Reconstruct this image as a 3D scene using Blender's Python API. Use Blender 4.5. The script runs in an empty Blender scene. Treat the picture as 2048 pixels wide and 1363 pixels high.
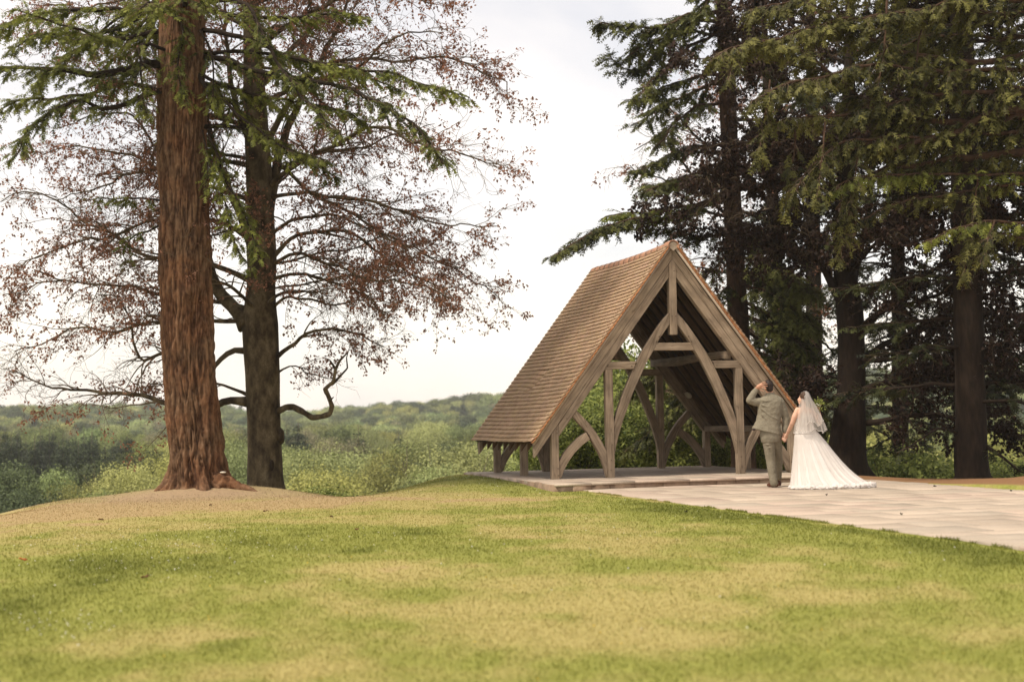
import bpy, math, random
import numpy as np
from mathutils import Vector, Matrix

# ------------------------------------------------------------------ camera, world, sun, exposure
SC = bpy.context.scene
COL = SC.collection
W, H, F = 2048.0, 1363.0, 3042.5          # photograph size and focal length in its pixels
PITCH, ROLL, HC = 0.05291, 0.01955, 1.0914
cam_d = bpy.data.cameras.new('camera')
cam = bpy.data.objects.new('camera', cam_d)
COL.objects.link(cam)
cam_d.sensor_width = 36.0
cam_d.lens = F / W * 36.0
cam_d.clip_end = 6000
cam_d.clip_start = 0.05
cam.matrix_world = Matrix.Translation((0, 0, HC)) @ Matrix.Rotation(math.pi/2 + PITCH, 4, 'X') @ Matrix.Rotation(-ROLL, 4, 'Z')
cam_d.dof.use_dof = True
cam_d.dof.focus_distance = 27.0
cam_d.dof.aperture_fstop = 1.6
SC.camera = cam

SUN_EL, SUN_AZ = math.radians(56), math.radians(236)    # sun behind the camera and to its left (azimuth from +Y, clockwise)
world = bpy.data.worlds.new('World')
SC.world = world
world.use_nodes = True
nt = world.node_tree
nt.nodes.clear()
wo = nt.nodes.new('ShaderNodeOutputWorld')
bg1 = nt.nodes.new('ShaderNodeBackground')
bg2 = nt.nodes.new('ShaderNodeBackground')
add = nt.nodes.new('ShaderNodeAddShader')
sky = nt.nodes.new('ShaderNodeTexSky')
sky.sky_type = 'NISHITA'
sky.sun_disc = False
sky.sun_elevation = SUN_EL
sky.sun_rotation = SUN_AZ
bg1.inputs['Strength'].default_value = 0.05
nt.links.new(sky.outputs[0], bg1.inputs['Color'])
tc = nt.nodes.new('ShaderNodeTexCoord')
mp = nt.nodes.new('ShaderNodeMapping')
mp.inputs['Scale'].default_value = (1.0, 1.0, 2.4)
mp.inputs['Location'].default_value = (0.37, 0.1, 0.2)
no = nt.nodes.new('ShaderNodeTexNoise')
no.inputs['Scale'].default_value = 3.4
no.inputs['Detail'].default_value = 7
no.inputs['Roughness'].default_value = 0.5
no.inputs['Distortion'].default_value = 0.35
rp = nt.nodes.new('ShaderNodeValToRGB')
rp.color_ramp.elements[0].position = 0.36
rp.color_ramp.elements[0].color = (0.70, 0.655, 0.625, 1)
rp.color_ramp.elements[1].position = 0.60
rp.color_ramp.elements[1].color = (1.0, 0.89, 0.775, 1)
nt.links.new(tc.outputs['Generated'], mp.inputs[0])
nt.links.new(mp.outputs[0], no.inputs['Vector'])
nt.links.new(no.outputs[0], rp.inputs[0])
nt.links.new(rp.outputs[0], bg2.inputs['Color'])
bg2.inputs['Strength'].default_value = 1.10
nt.links.new(bg1.outputs[0], add.inputs[0])
nt.links.new(bg2.outputs[0], add.inputs[1])
nt.links.new(add.outputs[0], wo.inputs['Surface'])

sun_d = bpy.data.lights.new('sun', 'SUN')
sun_d.energy = 3.9
sun_d.angle = math.radians(7)
sun_d.color = (1.0, 0.90, 0.76)
sun = bpy.data.objects.new('sun', sun_d)
COL.objects.link(sun)
sd = Vector((math.sin(SUN_AZ)*math.cos(SUN_EL), math.cos(SUN_AZ)*math.cos(SUN_EL), math.sin(SUN_EL)))
sun.rotation_euler = (-sd).to_track_quat('-Z', 'Y').to_euler()
sun.location = (0, 0, 40)
SC.view_settings.view_transform = 'Standard'
SC.view_settings.look = 'None'
SC.view_settings.exposure = 0.0
SC.view_settings.gamma = 1.0
SC.view_settings.use_curve_mapping = False
SC.render.engine = 'CYCLES'
SC.cycles.max_bounces = 6
SC.cycles.transparent_max_bounces = 12
SC.cycles.volume_bounces = 1

R = np.random.default_rng(7)
random.seed(7)

# ------------------------------------------------------------------ geometry of the view (used to find places on the ground or at a distance)
def ray(x, y):
    uu, vv = x - W/2, y - H/2
    cr, sr = math.cos(ROLL), math.sin(ROLL)
    u, v = uu*cr - vv*sr, uu*sr + vv*cr
    xc, zc = u/F, -v/F
    cp, sp = math.cos(PITCH), math.sin(PITCH)
    return np.array([xc, cp - zc*sp, sp + zc*cp])
def at(x, y, Y):
    r = ray(x, y)
    q = r*Y/r[1]
    return np.array([q[0], q[1], q[2] + HC])
def gnd(x, y, z):
    r = ray(x, y)
    q = r*(z - HC)/r[2]
    return np.array([q[0], q[1], z])

# ------------------------------------------------------------------ noise
def _h(ix, iy, iz):
    n = (ix*374761393 + iy*668265263 + iz*2147483647) & 0xffffffff
    n = ((n ^ (n >> 13))*1274126177) & 0xffffffff
    return ((n ^ (n >> 16)) & 0xffff)/65535.0
def vnoise(P):
    P = np.asarray(P, float)
    i = np.floor(P).astype(np.int64)
    f = P - i
    f = f*f*(3 - 2*f)
    r = 0
    for dx in (0, 1):
        for dy in (0, 1):
            for dz in (0, 1):
                w = (f[..., 0] if dx else 1-f[..., 0])*(f[..., 1] if dy else 1-f[..., 1])*(f[..., 2] if dz else 1-f[..., 2])
                r = r + w*_h(i[..., 0]+dx, i[..., 1]+dy, i[..., 2]+dz)
    return r
def fbm(P, o=4):
    P = np.asarray(P, float)
    s, a, t = 0, 1.0, 0
    for k in range(o):
        s = s + a*vnoise(P*(2.03**k) + 17.3*k)
        t += a
        a *= 0.5
    return s/t
def n2(x, y, sc, o=4, seed=0.0):
    return fbm(np.stack([np.asarray(x)/sc + 1000, np.asarray(y)/sc + 1000, np.zeros_like(np.asarray(x, float)) + seed], -1), o)
def smooth(a, b, x):
    t = np.clip((x - a)/(b - a), 0, 1)
    return t*t*(3 - 2*t)

# ------------------------------------------------------------------ objects
def tag(o, label=None, cat=None, group=None, kind=None):
    if label: o['label'] = label
    if cat: o['category'] = cat
    if group: o['group'] = group
    if kind: o['kind'] = kind
    return o
def empty(name, loc=(0, 0, 0), rz=0.0, parent=None):
    o = bpy.data.objects.new(name, None)
    o.empty_display_size = 0.2
    o.location = loc
    o.rotation_euler = (0, 0, rz)
    COL.objects.link(o)
    if parent: o.parent = parent
    return o
def mesh(name, V, faces, mat=None, smooth_=False, attr=None, mats=None, midx=None):
    """faces: list of integer arrays, each (n,3) or (n,4)"""
    V = np.asarray(V, np.float32)
    faces = [np.asarray(f, np.int32) for f in faces if len(f)]
    me = bpy.data.meshes.new(name)
    me.vertices.add(len(V))
    me.vertices.foreach_set('co', V.ravel())
    nl = sum(f.size for f in faces)
    nf = sum(len(f) for f in faces)
    me.loops.add(nl)
    me.loops.foreach_set('vertex_index', np.concatenate([f.ravel() for f in faces]))
    me.polygons.add(nf)
    sizes = np.concatenate([np.full(len(f), f.shape[1], np.int32) for f in faces])
    me.polygons.foreach_set('loop_start', np.concatenate([[0], np.cumsum(sizes)[:-1]]).astype(np.int32))
    if smooth_:
        me.polygons.foreach_set('use_smooth', np.ones(nf, bool))
    if mats:
        for m in mats: me.materials.append(m)
        if midx is not None: me.polygons.foreach_set('material_index', np.asarray(midx, np.int32))
    elif mat:
        me.materials.append(mat)
    if attr:
        for k, a in attr.items():
            a = np.asarray(a, np.float32)
            if a.ndim == 1:
                at_ = me.attributes.new(k, 'FLOAT', 'POINT')
                at_.data.foreach_set('value', a)
            else:
                at_ = me.attributes.new(k, 'FLOAT_COLOR', 'POINT')
                c = np.ones((len(a), 4), np.float32)
                c[:, :3] = a
                at_.data.foreach_set('color', c.ravel())
    me.update(calc_edges=True)
    return me
def obj(name, me, parent=None, loc=None, rot=None):
    o = bpy.data.objects.new(name, me)
    COL.objects.link(o)
    if parent: o.parent = parent
    if loc is not None: o.location = loc
    if rot is not None: o.rotation_euler = rot
    return o
def join(parts):
    """parts: list of (V, F[, extra]) with F (n,k) arrays -> V, list of arrays"""
    Vs, Fs, n = [], {3: [], 4: []}, 0
    for p in parts:
        V, Fl = p[0], p[1]
        Vs.append(V)
        for f in (Fl if isinstance(Fl, list) else [Fl]):
            f = np.asarray(f)
            if len(f): Fs[f.shape[1]].append(f + n)
        n += len(V)
    return np.concatenate(Vs), [np.concatenate(Fs[k]) for k in (3, 4) if Fs[k]]
BOXF = np.array([[0, 3, 2, 1], [4, 5, 6, 7], [0, 1, 5, 4], [1, 2, 6, 5], [2, 3, 7, 6], [3, 0, 4, 7]])
def box(x0, x1, y0, y1, z0, z1):
    return np.array([[x0, y0, z0], [x1, y0, z0], [x1, y1, z0], [x0, y1, z0], [x0, y0, z1], [x1, y0, z1], [x1, y1, z1], [x0, y1, z1]], float), BOXF

def tube(P, rad, n=6, cap=True, rough=0.0, rng=None):
    P = np.asarray(P, float)
    rad = np.asarray(rad, float)
    m = len(P)
    T = np.gradient(P, axis=0)
    T /= np.linalg.norm(T, axis=1)[:, None] + 1e-9
    ref = np.array([0, 0, 1.0]) if abs(T[0][2]) < 0.9 else np.array([1.0, 0, 0])
    A = np.cross(T, ref)
    bad = np.linalg.norm(A, axis=1) < 0.2
    A[bad] = np.cross(T[bad], np.array([0.3, 1.0, 0.2]))
    A /= np.linalg.norm(A, axis=1)[:, None]
    for i in range(1, m):
        a = A[i-1] - T[i]*np.dot(A[i-1], T[i])
        l = np.linalg.norm(a)
        if l > 1e-6: A[i] = a/l
    B = np.cross(T, A)
    th = np.arange(n)*2*math.pi/n
    rr = rad[:, None]*np.ones((1, n))
    if rough and rng is not None:
        rr = rr*(1 + rough*(rng.random((m, n)) - 0.5))
    V = P[:, None, :] + rr[..., None]*(np.cos(th)[None, :, None]*A[:, None, :] + np.sin(th)[None, :, None]*B[:, None, :])
    V = V.reshape(-1, 3)
    i = np.arange(m-1)[:, None]*n
    j = np.arange(n)[None, :]
    k = (j + 1) % n
    Q = np.stack([i+j, i+k, i+n+k, i+n+j], -1).reshape(-1, 4)
    fs = [Q]
    if cap:
        V = np.vstack([V, P[0], P[-1]])
        c0, c1 = len(V)-2, len(V)-1
        jj = np.arange(n)
        fs.append(np.stack([np.full(n, c0), (jj+1) % n, jj], -1))
        fs.append(np.stack([np.full(n, c1), (m-1)*n + jj, (m-1)*n + (jj+1) % n], -1))
    return V, fs
def resample(P, step):
    P = np.asarray(P, float)
    d = np.concatenate([[0], np.cumsum(np.linalg.norm(np.diff(P, axis=0), axis=1))])
    n = max(3, int(d[-1]/step) + 1)
    t = np.linspace(0, d[-1], n)
    return np.stack([np.interp(t, d, P[:, k]) for k in range(P.shape[1])], -1)
def chaikin(P, it=2):
    P = np.asarray(P, float)
    for _ in range(it):
        Q = [P[0]]
        for a, b in zip(P[:-1], P[1:]):
            Q += [a*0.75 + b*0.25, a*0.25 + b*0.75]
        Q.append(P[-1])
        P = np.array(Q)
    return P

# ------------------------------------------------------------------ materials
def newmat(name):
    m = bpy.data.materials.new(name)
    m.use_nodes = True
    t = m.node_tree
    t.nodes.clear()
    out = t.nodes.new('ShaderNodeOutputMaterial')
    return m, t, out
def ramp(t, stops):
    r = t.nodes.new('ShaderNodeValToRGB')
    e = r.color_ramp.elements
    while len(e) < len(stops): e.new(0.5)
    for i, (p, c) in enumerate(stops):
        e[i].position = p
        e[i].color = (*c, 1)
    return r
def surf(name, stops, scale=(5, 5, 5), nscale=1.0, detail=6, rough=0.8, bump=0.3, bdist=0.01, bscale=None, objrand=0.0, coord='Object', spec=0.25, attr=None, mixattr=0.5, rough_noise=0.6, distort=0.0, fine=None, cracks=None):
    m, t, out = newmat(name)
    N, L = t.nodes, t.links
    p = N.new('ShaderNodeBsdfPrincipled')
    p.inputs['Roughness'].default_value = rough
    p.inputs['Specular IOR Level'].default_value = spec
    tc = N.new('ShaderNodeTexCoord')
    mp = N.new('ShaderNodeMapping')
    mp.inputs['Scale'].default_value = scale
    oi = N.new('ShaderNodeObjectInfo')
    mul = N.new('ShaderNodeMath'); mul.operation = 'MULTIPLY'; mul.inputs[1].default_value = 37.0 if objrand else 0.0
    L.new(oi.outputs['Random'], mul.inputs[0])
    L.new(tc.outputs[coord], mp.inputs['Vector'])
    L.new(mul.outputs[0], mp.inputs['Location'])
    n = N.new('ShaderNodeTexNoise')
    n.inputs['Scale'].default_value = nscale
    n.inputs['Detail'].default_value = detail
    n.inputs['Roughness'].default_value = rough_noise
    n.inputs['Distortion'].default_value = distort
    L.new(mp.outputs[0], n.inputs['Vector'])
    r = ramp(t, stops)
    L.new(n.outputs['Fac'], r.inputs[0])
    c = r.outputs[0]
    if fine:
        n3 = N.new('ShaderNodeTexNoise'); n3.inputs['Scale'].default_value = fine[0]; n3.inputs['Detail'].default_value = 3
        L.new(tc.outputs[coord], n3.inputs['Vector'])
        mr = N.new('ShaderNodeMapRange'); mr.inputs[1].default_value = 0.3; mr.inputs[2].default_value = 0.7
        mr.inputs[3].default_value = 1 - fine[1]; mr.inputs[4].default_value = 1 + fine[1]
        L.new(n3.outputs['Fac'], mr.inputs[0])
        v = N.new('ShaderNodeVectorMath'); v.operation = 'SCALE'
        L.new(c, v.inputs[0]); L.new(mr.outputs[0], v.inputs['Scale'])
        c = v.outputs[0]
    if cracks:
        mc = N.new('ShaderNodeMapping'); mc.inputs['Scale'].default_value = cracks
        L.new(tc.outputs[coord], mc.inputs['Vector']); L.new(mul.outputs[0], mc.inputs['Location'])
        n4 = N.new('ShaderNodeTexNoise'); n4.inputs['Scale'].default_value = 1.0; n4.inputs['Detail'].default_value = 2
        L.new(mc.outputs[0], n4.inputs['Vector'])
        r4 = ramp(t, [(0.0, (1, 1, 1)), (0.485, (1, 1, 1)), (0.5, (0.45, 0.40, 0.36)), (0.515, (1, 1, 1))])
        L.new(n4.outputs['Fac'], r4.inputs[0])
        m4 = N.new('ShaderNodeMix'); m4.data_type = 'RGBA'; m4.blend_type = 'MULTIPLY'; m4.inputs[0].default_value = .8
        L.new(c, m4.inputs[6]); L.new(r4.outputs[0], m4.inputs[7]); c = m4.outputs[2]
    if attr:
        a = N.new('ShaderNodeAttribute'); a.attribute_name = attr
        mx = N.new('ShaderNodeMix'); mx.data_type = 'RGBA'; mx.blend_type = 'MULTIPLY'
        mx.inputs[0].default_value = mixattr
        L.new(c, mx.inputs[6]); L.new(a.outputs['Color'], mx.inputs[7])
        c = mx.outputs[2]
    if objrand:
        mr = N.new('ShaderNodeMapRange'); mr.inputs[3].default_value = 1 - objrand; mr.inputs[4].default_value = 1 + objrand
        L.new(oi.outputs['Random'], mr.inputs[0])
        v = N.new('ShaderNodeVectorMath'); v.operation = 'SCALE'
        L.new(c, v.inputs[0]); L.new(mr.outputs[0], v.inputs['Scale'])
        c = v.outputs[0]
    L.new(c, p.inputs['Base Color'])
    if bump:
        b = N.new('ShaderNodeBump'); b.inputs['Strength'].default_value = bump; b.inputs['Distance'].default_value = bdist
        if bscale:
            n2_ = N.new('ShaderNodeTexNoise'); n2_.inputs['Scale'].default_value = bscale; n2_.inputs['Detail'].default_value = 5
            L.new(mp.outputs[0], n2_.inputs['Vector']); L.new(n2_.outputs['Fac'], b.inputs['Height'])
        else:
            L.new(n.outputs['Fac'], b.inputs['Height'])
        L.new(b.outputs[0], p.inputs['Normal'])
    L.new(p.outputs[0], out.inputs[0])
    return m
def leafmat(name, dark, light, trans=0.35, objvar=0.15, rough=0.6, tcol=None, hue=0):
    """two-sided leaf: diffuse and translucent, colour from the vertex attribute 'tint' between dark and light"""
    m, t, out = newmat(name)
    N, L = t.nodes, t.links
    a = N.new('ShaderNodeAttribute'); a.attribute_name = 'tint'
    r = ramp(t, [(0.0, dark), (1.0, light)])
    L.new(a.outputs['Fac'], r.inputs[0])
    oi = N.new('ShaderNodeObjectInfo')
    mr = N.new('ShaderNodeMapRange'); mr.inputs[3].default_value = 1 - objvar; mr.inputs[4].default_value = 1 + objvar
    L.new(oi.outputs['Random'], mr.inputs[0])
    v = N.new('ShaderNodeVectorMath'); v.operation = 'SCALE'
    rc = r.outputs[0]
    if hue:
        mm_ = N.new('ShaderNodeMath'); mm_.operation = 'MULTIPLY'; mm_.inputs[1].default_value = 7.13
        fr_ = N.new('ShaderNodeMath'); fr_.operation = 'FRACT'
        L.new(oi.outputs['Random'], mm_.inputs[0]); L.new(mm_.outputs[0], fr_.inputs[0])
        hr = ramp(t, [(0.0, (1.06, 1.03, 0.84)), (0.5, (1, 1, 1)), (1.0, (0.82, 0.96, 1.08))])
        L.new(fr_.outputs[0], hr.inputs[0])
        hm = N.new('ShaderNodeMix'); hm.data_type = 'RGBA'; hm.blend_type = 'MULTIPLY'; hm.inputs[0].default_value = 1.0
        L.new(r.outputs[0], hm.inputs[6]); L.new(hr.outputs[0], hm.inputs[7]); rc = hm.outputs[2]
    L.new(rc, v.inputs[0]); L.new(mr.outputs[0], v.inputs['Scale'])
    d = N.new('ShaderNodeBsdfPrincipled'); d.inputs['Roughness'].default_value = rough; d.inputs['Specular IOR Level'].default_value = 0.2
    tr = N.new('ShaderNodeBsdfTranslucent')
    mx = N.new('ShaderNodeMixShader'); mx.inputs[0].default_value = trans
    L.new(v.outputs[0], d.inputs['Base Color'])
    if tcol:
        vv = N.new('ShaderNodeMix'); vv.data_type = 'RGBA'; vv.blend_type = 'MULTIPLY'; vv.inputs[0].default_value = 1.0
        L.new(v.outputs[0], vv.inputs[6]); vv.inputs[7].default_value = (*tcol, 1)
        L.new(vv.outputs[2], tr.inputs['Color'])
    else:
        L.new(v.outputs[0], tr.inputs['Color'])
    L.new(d.outputs[0], mx.inputs[1]); L.new(tr.outputs[0], mx.inputs[2])
    L.new(mx.outputs[0], out.inputs[0])
    return m

M = {}
M['oak'] = surf('weathered_oak', [(0.25, (0.14, 0.098, 0.064)), (0.5, (0.25, 0.188, 0.129)), (0.78, (0.345, 0.27, 0.192))], scale=(1.2, 16, 16), nscale=1.6, detail=8, rough=0.85, bump=0.5, bdist=0.006, objrand=0.15, fine=(3.5, 0.22), distort=0.6, cracks=(0.5, 9, 9))
M['oak_shaded'] = surf('shaded_oak', [(0.25, (0.045, 0.025, 0.013)), (0.55, (0.10, 0.06, 0.032)), (0.8, (0.15, 0.095, 0.055))], scale=(1.2, 16, 16), nscale=1.6, rough=0.9, bump=0.4, bdist=0.005, objrand=0.15)  # darker copy of the oak; shade under the roof put into its colour
M['sarking'] = surf('roof_boarding', [(0.3, (0.012, 0.007, 0.005)), (0.7, (0.03, 0.018, 0.011))], scale=(2, 14, 2), nscale=1.4, rough=0.95, bump=0.3)  # dark brown boarding, its colour deepened further for the shade beneath the roof
M['peg'] = surf('peg_end', [(0.3, (0.05, 0.03, 0.02)), (0.7, (0.10, 0.065, 0.04))], rough=0.9, bump=0)
M['tile'] = surf('clay_tile', [(0.3, (0.40, 0.262, 0.16)), (0.5, (0.455, 0.31, 0.195)), (0.72, (0.505, 0.355, 0.23))], scale=(9, 9, 9), nscale=1.0, rough=0.85, bump=0.35, bdist=0.004, objrand=0.05, attr='tint', mixattr=1.0)
M['tile_orange'] = surf('fresh_clay', [(0.3, (0.33, 0.14, 0.06)), (0.7, (0.48, 0.23, 0.105))], scale=(12, 12, 12), rough=0.85, bump=0.2, bdist=0.003, objrand=0.15)
M['ridge'] = surf('ridge_clay', [(0.3, (0.30, 0.15, 0.09)), (0.7, (0.47, 0.26, 0.165))], scale=(14, 14, 14), rough=0.8, bump=0.3, bdist=0.004, objrand=0.14)
M['mortar'] = surf('mortar', [(0.3, (0.33, 0.26, 0.19)), (0.7, (0.46, 0.38, 0.29))], scale=(30, 30, 30), rough=0.95, bump=0.5, bdist=0.004)
def stonemat(name, a, b):
    return surf(name, [(0.3, a), (0.7, b)], scale=(3, 3, 3), nscale=0.8, detail=8, rough=0.8, bump=0.35, bdist=0.004, objrand=0.10, fine=(28, 0.10))
M['stone'] = [stonemat('sandstone_buff', (0.385, 0.31, 0.235), (0.46, 0.375, 0.29)), stonemat('sandstone_pink', (0.395, 0.305, 0.235), (0.465, 0.365, 0.285)),
              stonemat('sandstone_grey', (0.355, 0.293, 0.225), (0.43, 0.358, 0.278)), stonemat('sandstone_pale', (0.41, 0.33, 0.25), (0.49, 0.40, 0.31))]
M['riser'] = surf('step_stone', [(0.3, (0.20, 0.135, 0.09)), (0.7, (0.34, 0.24, 0.165))], scale=(6, 6, 6), rough=0.9, bump=0.7, bdist=0.01, objrand=0.15)
M['bed'] = surf('mortar_bed', [(0.3, (0.10, 0.075, 0.05)), (0.7, (0.17, 0.13, 0.09))], scale=(8, 8, 8), rough=1, bump=0.3)
M['lamp'] = surf('frosted_lamp_cover', [(0.3, (0.42, 0.36, 0.27)), (0.7, (0.5, 0.44, 0.34))], rough=0.5, bump=0)

# ------------------------------------------------------------------ the shelter's frame of reference
PX, PY, YAW = 3.1095, 29.142, 0.25615
E1 = np.array([math.cos(YAW), math.sin(YAW)])
E2 = np.array([-math.sin(YAW), math.cos(YAW)])
LEN = 4.43
def uv(x, y):
    dx, dy = np.asarray(x) - PX, np.asarray(y) - PY
    return dx*E1[0] + dy*E1[1], dx*E2[0] + dy*E2[1]
def wpos(u, v, z=0.0):
    q = np.array([PX, PY]) + u*E1 + v*E2
    return np.array([q[0], q[1], z])

# ------------------------------------------------------------------ terrain
PLATEAU = np.array([(-16, -40), (-11, 4), (-7.6, 18), (-7.3, 21.5), (-7.25, 24.5), (-7.7, 27.6), (-6.4, 29.7), (-4.7, 29.0), (-4.0, 27.6), (-3.2, 26.1), (-2.6, 26.2), (-2.0, 27.3),
                    (-1.45, 30.4), (-1.0, 33.0), (1.0, 35.6), (4.7, 34.9), (6.4, 32.4), (7.6, 29.0), (9.5, 27.6), (13, 25.5), (18, 20), (34, 8), (34, -40)], float)
def sdist(x, y):
    """distance outside the plateau polygon (0 inside)"""
    x = np.asarray(x, float); y = np.asarray(y, float)
    d = np.full(x.shape, 1e9)
    ins = np.zeros(x.shape, bool)
    n = len(PLATEAU)
    for i in range(n):
        a, b = PLATEAU[i], PLATEAU[(i+1) % n]
        ab = b - a
        t = np.clip(((x-a[0])*ab[0] + (y-a[1])*ab[1])/(ab@ab), 0, 1)
        d = np.minimum(d, np.hypot(x - a[0] - t*ab[0], y - a[1] - t*ab[1]))
        c = ((a[1] > y) != (b[1] > y))
        with np.errstate(divide='ignore', invalid='ignore'):
            xi = (b[0]-a[0])*(y-a[1])/(b[1]-a[1] + 1e-12) + a[0]
        ins ^= c & (x < xi)
    return np.where(ins, 0.0, d)
def ground_z(x, y, under=True):
    x = np.asarray(x, float); y = np.asarray(y, float)
    d = sdist(x, y)
    r = np.hypot(x, y)
    u, v = uv(x, y)
    z = -0.135 - 0.47*(1 - smooth(0, 15.5, y))
    z = z + 0.035*(n2(x, y, 2.5, 3, 3.1) - 0.5)*smooth(0.3, 2.0, np.abs(u - 0.4) - 2.9)
    z = z + 0.115*np.exp(-((u + 3.3)/0.9)**2)*smooth(-2.6, 2.5, v)*smooth(9, 6, v)
    z = z + 0.33*np.exp(-(((x - 9.9)/1.7)**2 + ((y - 24.6)/2.2)**2))
    z = z + 0.17*np.exp(-(((x + 5.8)/1.25)**2 + ((y - 28.7)/1.1)**2))
    drop = 11.0*(1 - np.exp(-(d/20.0)**1.5))
    az = F*x/np.maximum(y, 1.0)
    Hh = np.interp(az, [-2600, -1024, -600, -424, 0, 700, 1200, 2600], [13, 13, 11.0, 6.5, 17, 25, 26, 22])
    hill = Hh*smooth(300, 900, r) + 6*(n2(x, y, 160, 3, 5.0) - 0.5)*smooth(120, 400, r)
    hill = hill - 8*smooth(1000, 2200, r)
    z = z - drop + hill + 1.6*(n2(x, y, 40, 3, 8.0) - 0.5)*smooth(5, 40, d)
    if under:
        inp = ((u > -2.42) & (u < 3.2) & (v < -1.4) & (v > -24)) | ((u > -2.9) & (u < 3.2) & (v >= -2.0) & (v < 5.2))
        z = np.where(inp, np.minimum(z, -0.2), z)
    return z

PATCH = []      # (x, y, rx, ry, amount): green where negative, dry where positive
for px, py, wpx, hpx, am in [(250, 1150, 420, 60, -0.9), (520, 1098, 330, 30, -0.6), (60, 1210, 200, 50, -0.55), (1000, 982, 190, 24, -0.75), (1420, 1045, 330, 32, -0.6),
                             (1900, 1110, 260, 60, -0.75), (490, 1275, 110, 30, -0.95), (725, 1126, 60, 9, -0.9), (820, 1085, 240, 22, -0.35), (1080, 1130, 200, 16, -0.2), (220, 1034, 560, 52, .85), (60, 1046, 300, 44, .35), (640, 1016, 380, 26, 0.8), (990, 1013, 190, 12, 0.75),
                             (1050, 1094, 120, 8, 0.6), (760, 1160, 200, 28, 0.45), (330, 1335, 130, 40, 0.4), (1240, 1240, 260, 60, 0.35), (680, 1310, 120, 30, 0.4), (2000, 1350, 120, 30, 0.6), (1560, 1300, 200, 40, -0.3), (1450, 1130, 240, 25, -0.15), (900, 1230, 250, 35, 0.3), (60, 1310, 130, 14, -0.6), (560, 1372, 160, 16, -0.6)]:
    c = gnd(px, py, -0.25)
    l = gnd(px + wpx/2, py, -0.25)
    f_ = gnd(px, py - hpx/2, -0.25)
    PATCH.append((c[0], c[1], abs(l[0]-c[0]) + 0.02, abs(f_[1]-c[1]) + 0.05, am))
def dryness(x, y):
    x = np.asarray(x, float); y = np.asarray(y, float)
    wx = 0.7*(n2(x, y, 1.3, 3, 1.5) - 0.5); wy = 1.6*(n2(x, y, 1.6, 3, 2.5) - 0.5)
    d = 0.55 + 0.85*(n2(x, y, 1.1, 4, 0.3) - 0.5) + 0.55*(n2(x, y*0.6, 0.35, 3, 4.4) - 0.5)
    for cx, cy, rx, ry, a in PATCH:
        q = ((x + wx - cx)/rx)**2 + ((y + wy - cy)/ry)**2
        d = d + a*(0.80 if a > 0 else 0.55)*np.exp(-q**0.9)
    u, v = uv(x, y)
    e = np.abs(u + 2.5)
    d = d - 0.35*np.exp(-(e/0.8)**2)*(v < 0) + 0.5*np.exp(-((u+2.62)/0.09)**2)*(v < -1)
    return np.clip(d, 0, 1.15)
def lawn_rgb(x, y):
    d = dryness(x, y)
    z = d[..., None]
    g0 = np.array([0.14, 0.15, 0.030]); g1 = np.array([0.235, 0.24, 0.055]); s = np.array([0.345, 0.29, 0.105]); t = np.array([0.36, 0.262, 0.125])
    c = g0 + (g1-g0)*smooth(0.05, 0.42, z)
    c = c + (s-c)*smooth(0.40, 0.78, z)
    c = c + (t-c)*smooth(0.88, 1.08, z)
    bare = np.exp(-(((x + 5.7 + .5*(n2(x, y, .7, 3, 9.0) - .5))/2.6)**2 + ((y - 27.4)/2.0)**2)**.8)[..., None]
    c = c + (np.array([0.35, 0.25, 0.15]) - c)*np.clip(bare*1.1, 0, 1)
    mul = (smooth(0.0, 0.2, uv(x, y)[0] - 3.25)*smooth(15.5, 17.5, y)*smooth(44, 34, y))[..., None]
    c = c + (np.array([0.23, 0.125, 0.06]) - c)*mul
    dd = sdist(x, y)[..., None]
    c = c + (np.array([0.055, 0.07, 0.025]) - c)*smooth(1.5, 6, dd)
    return c

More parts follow.
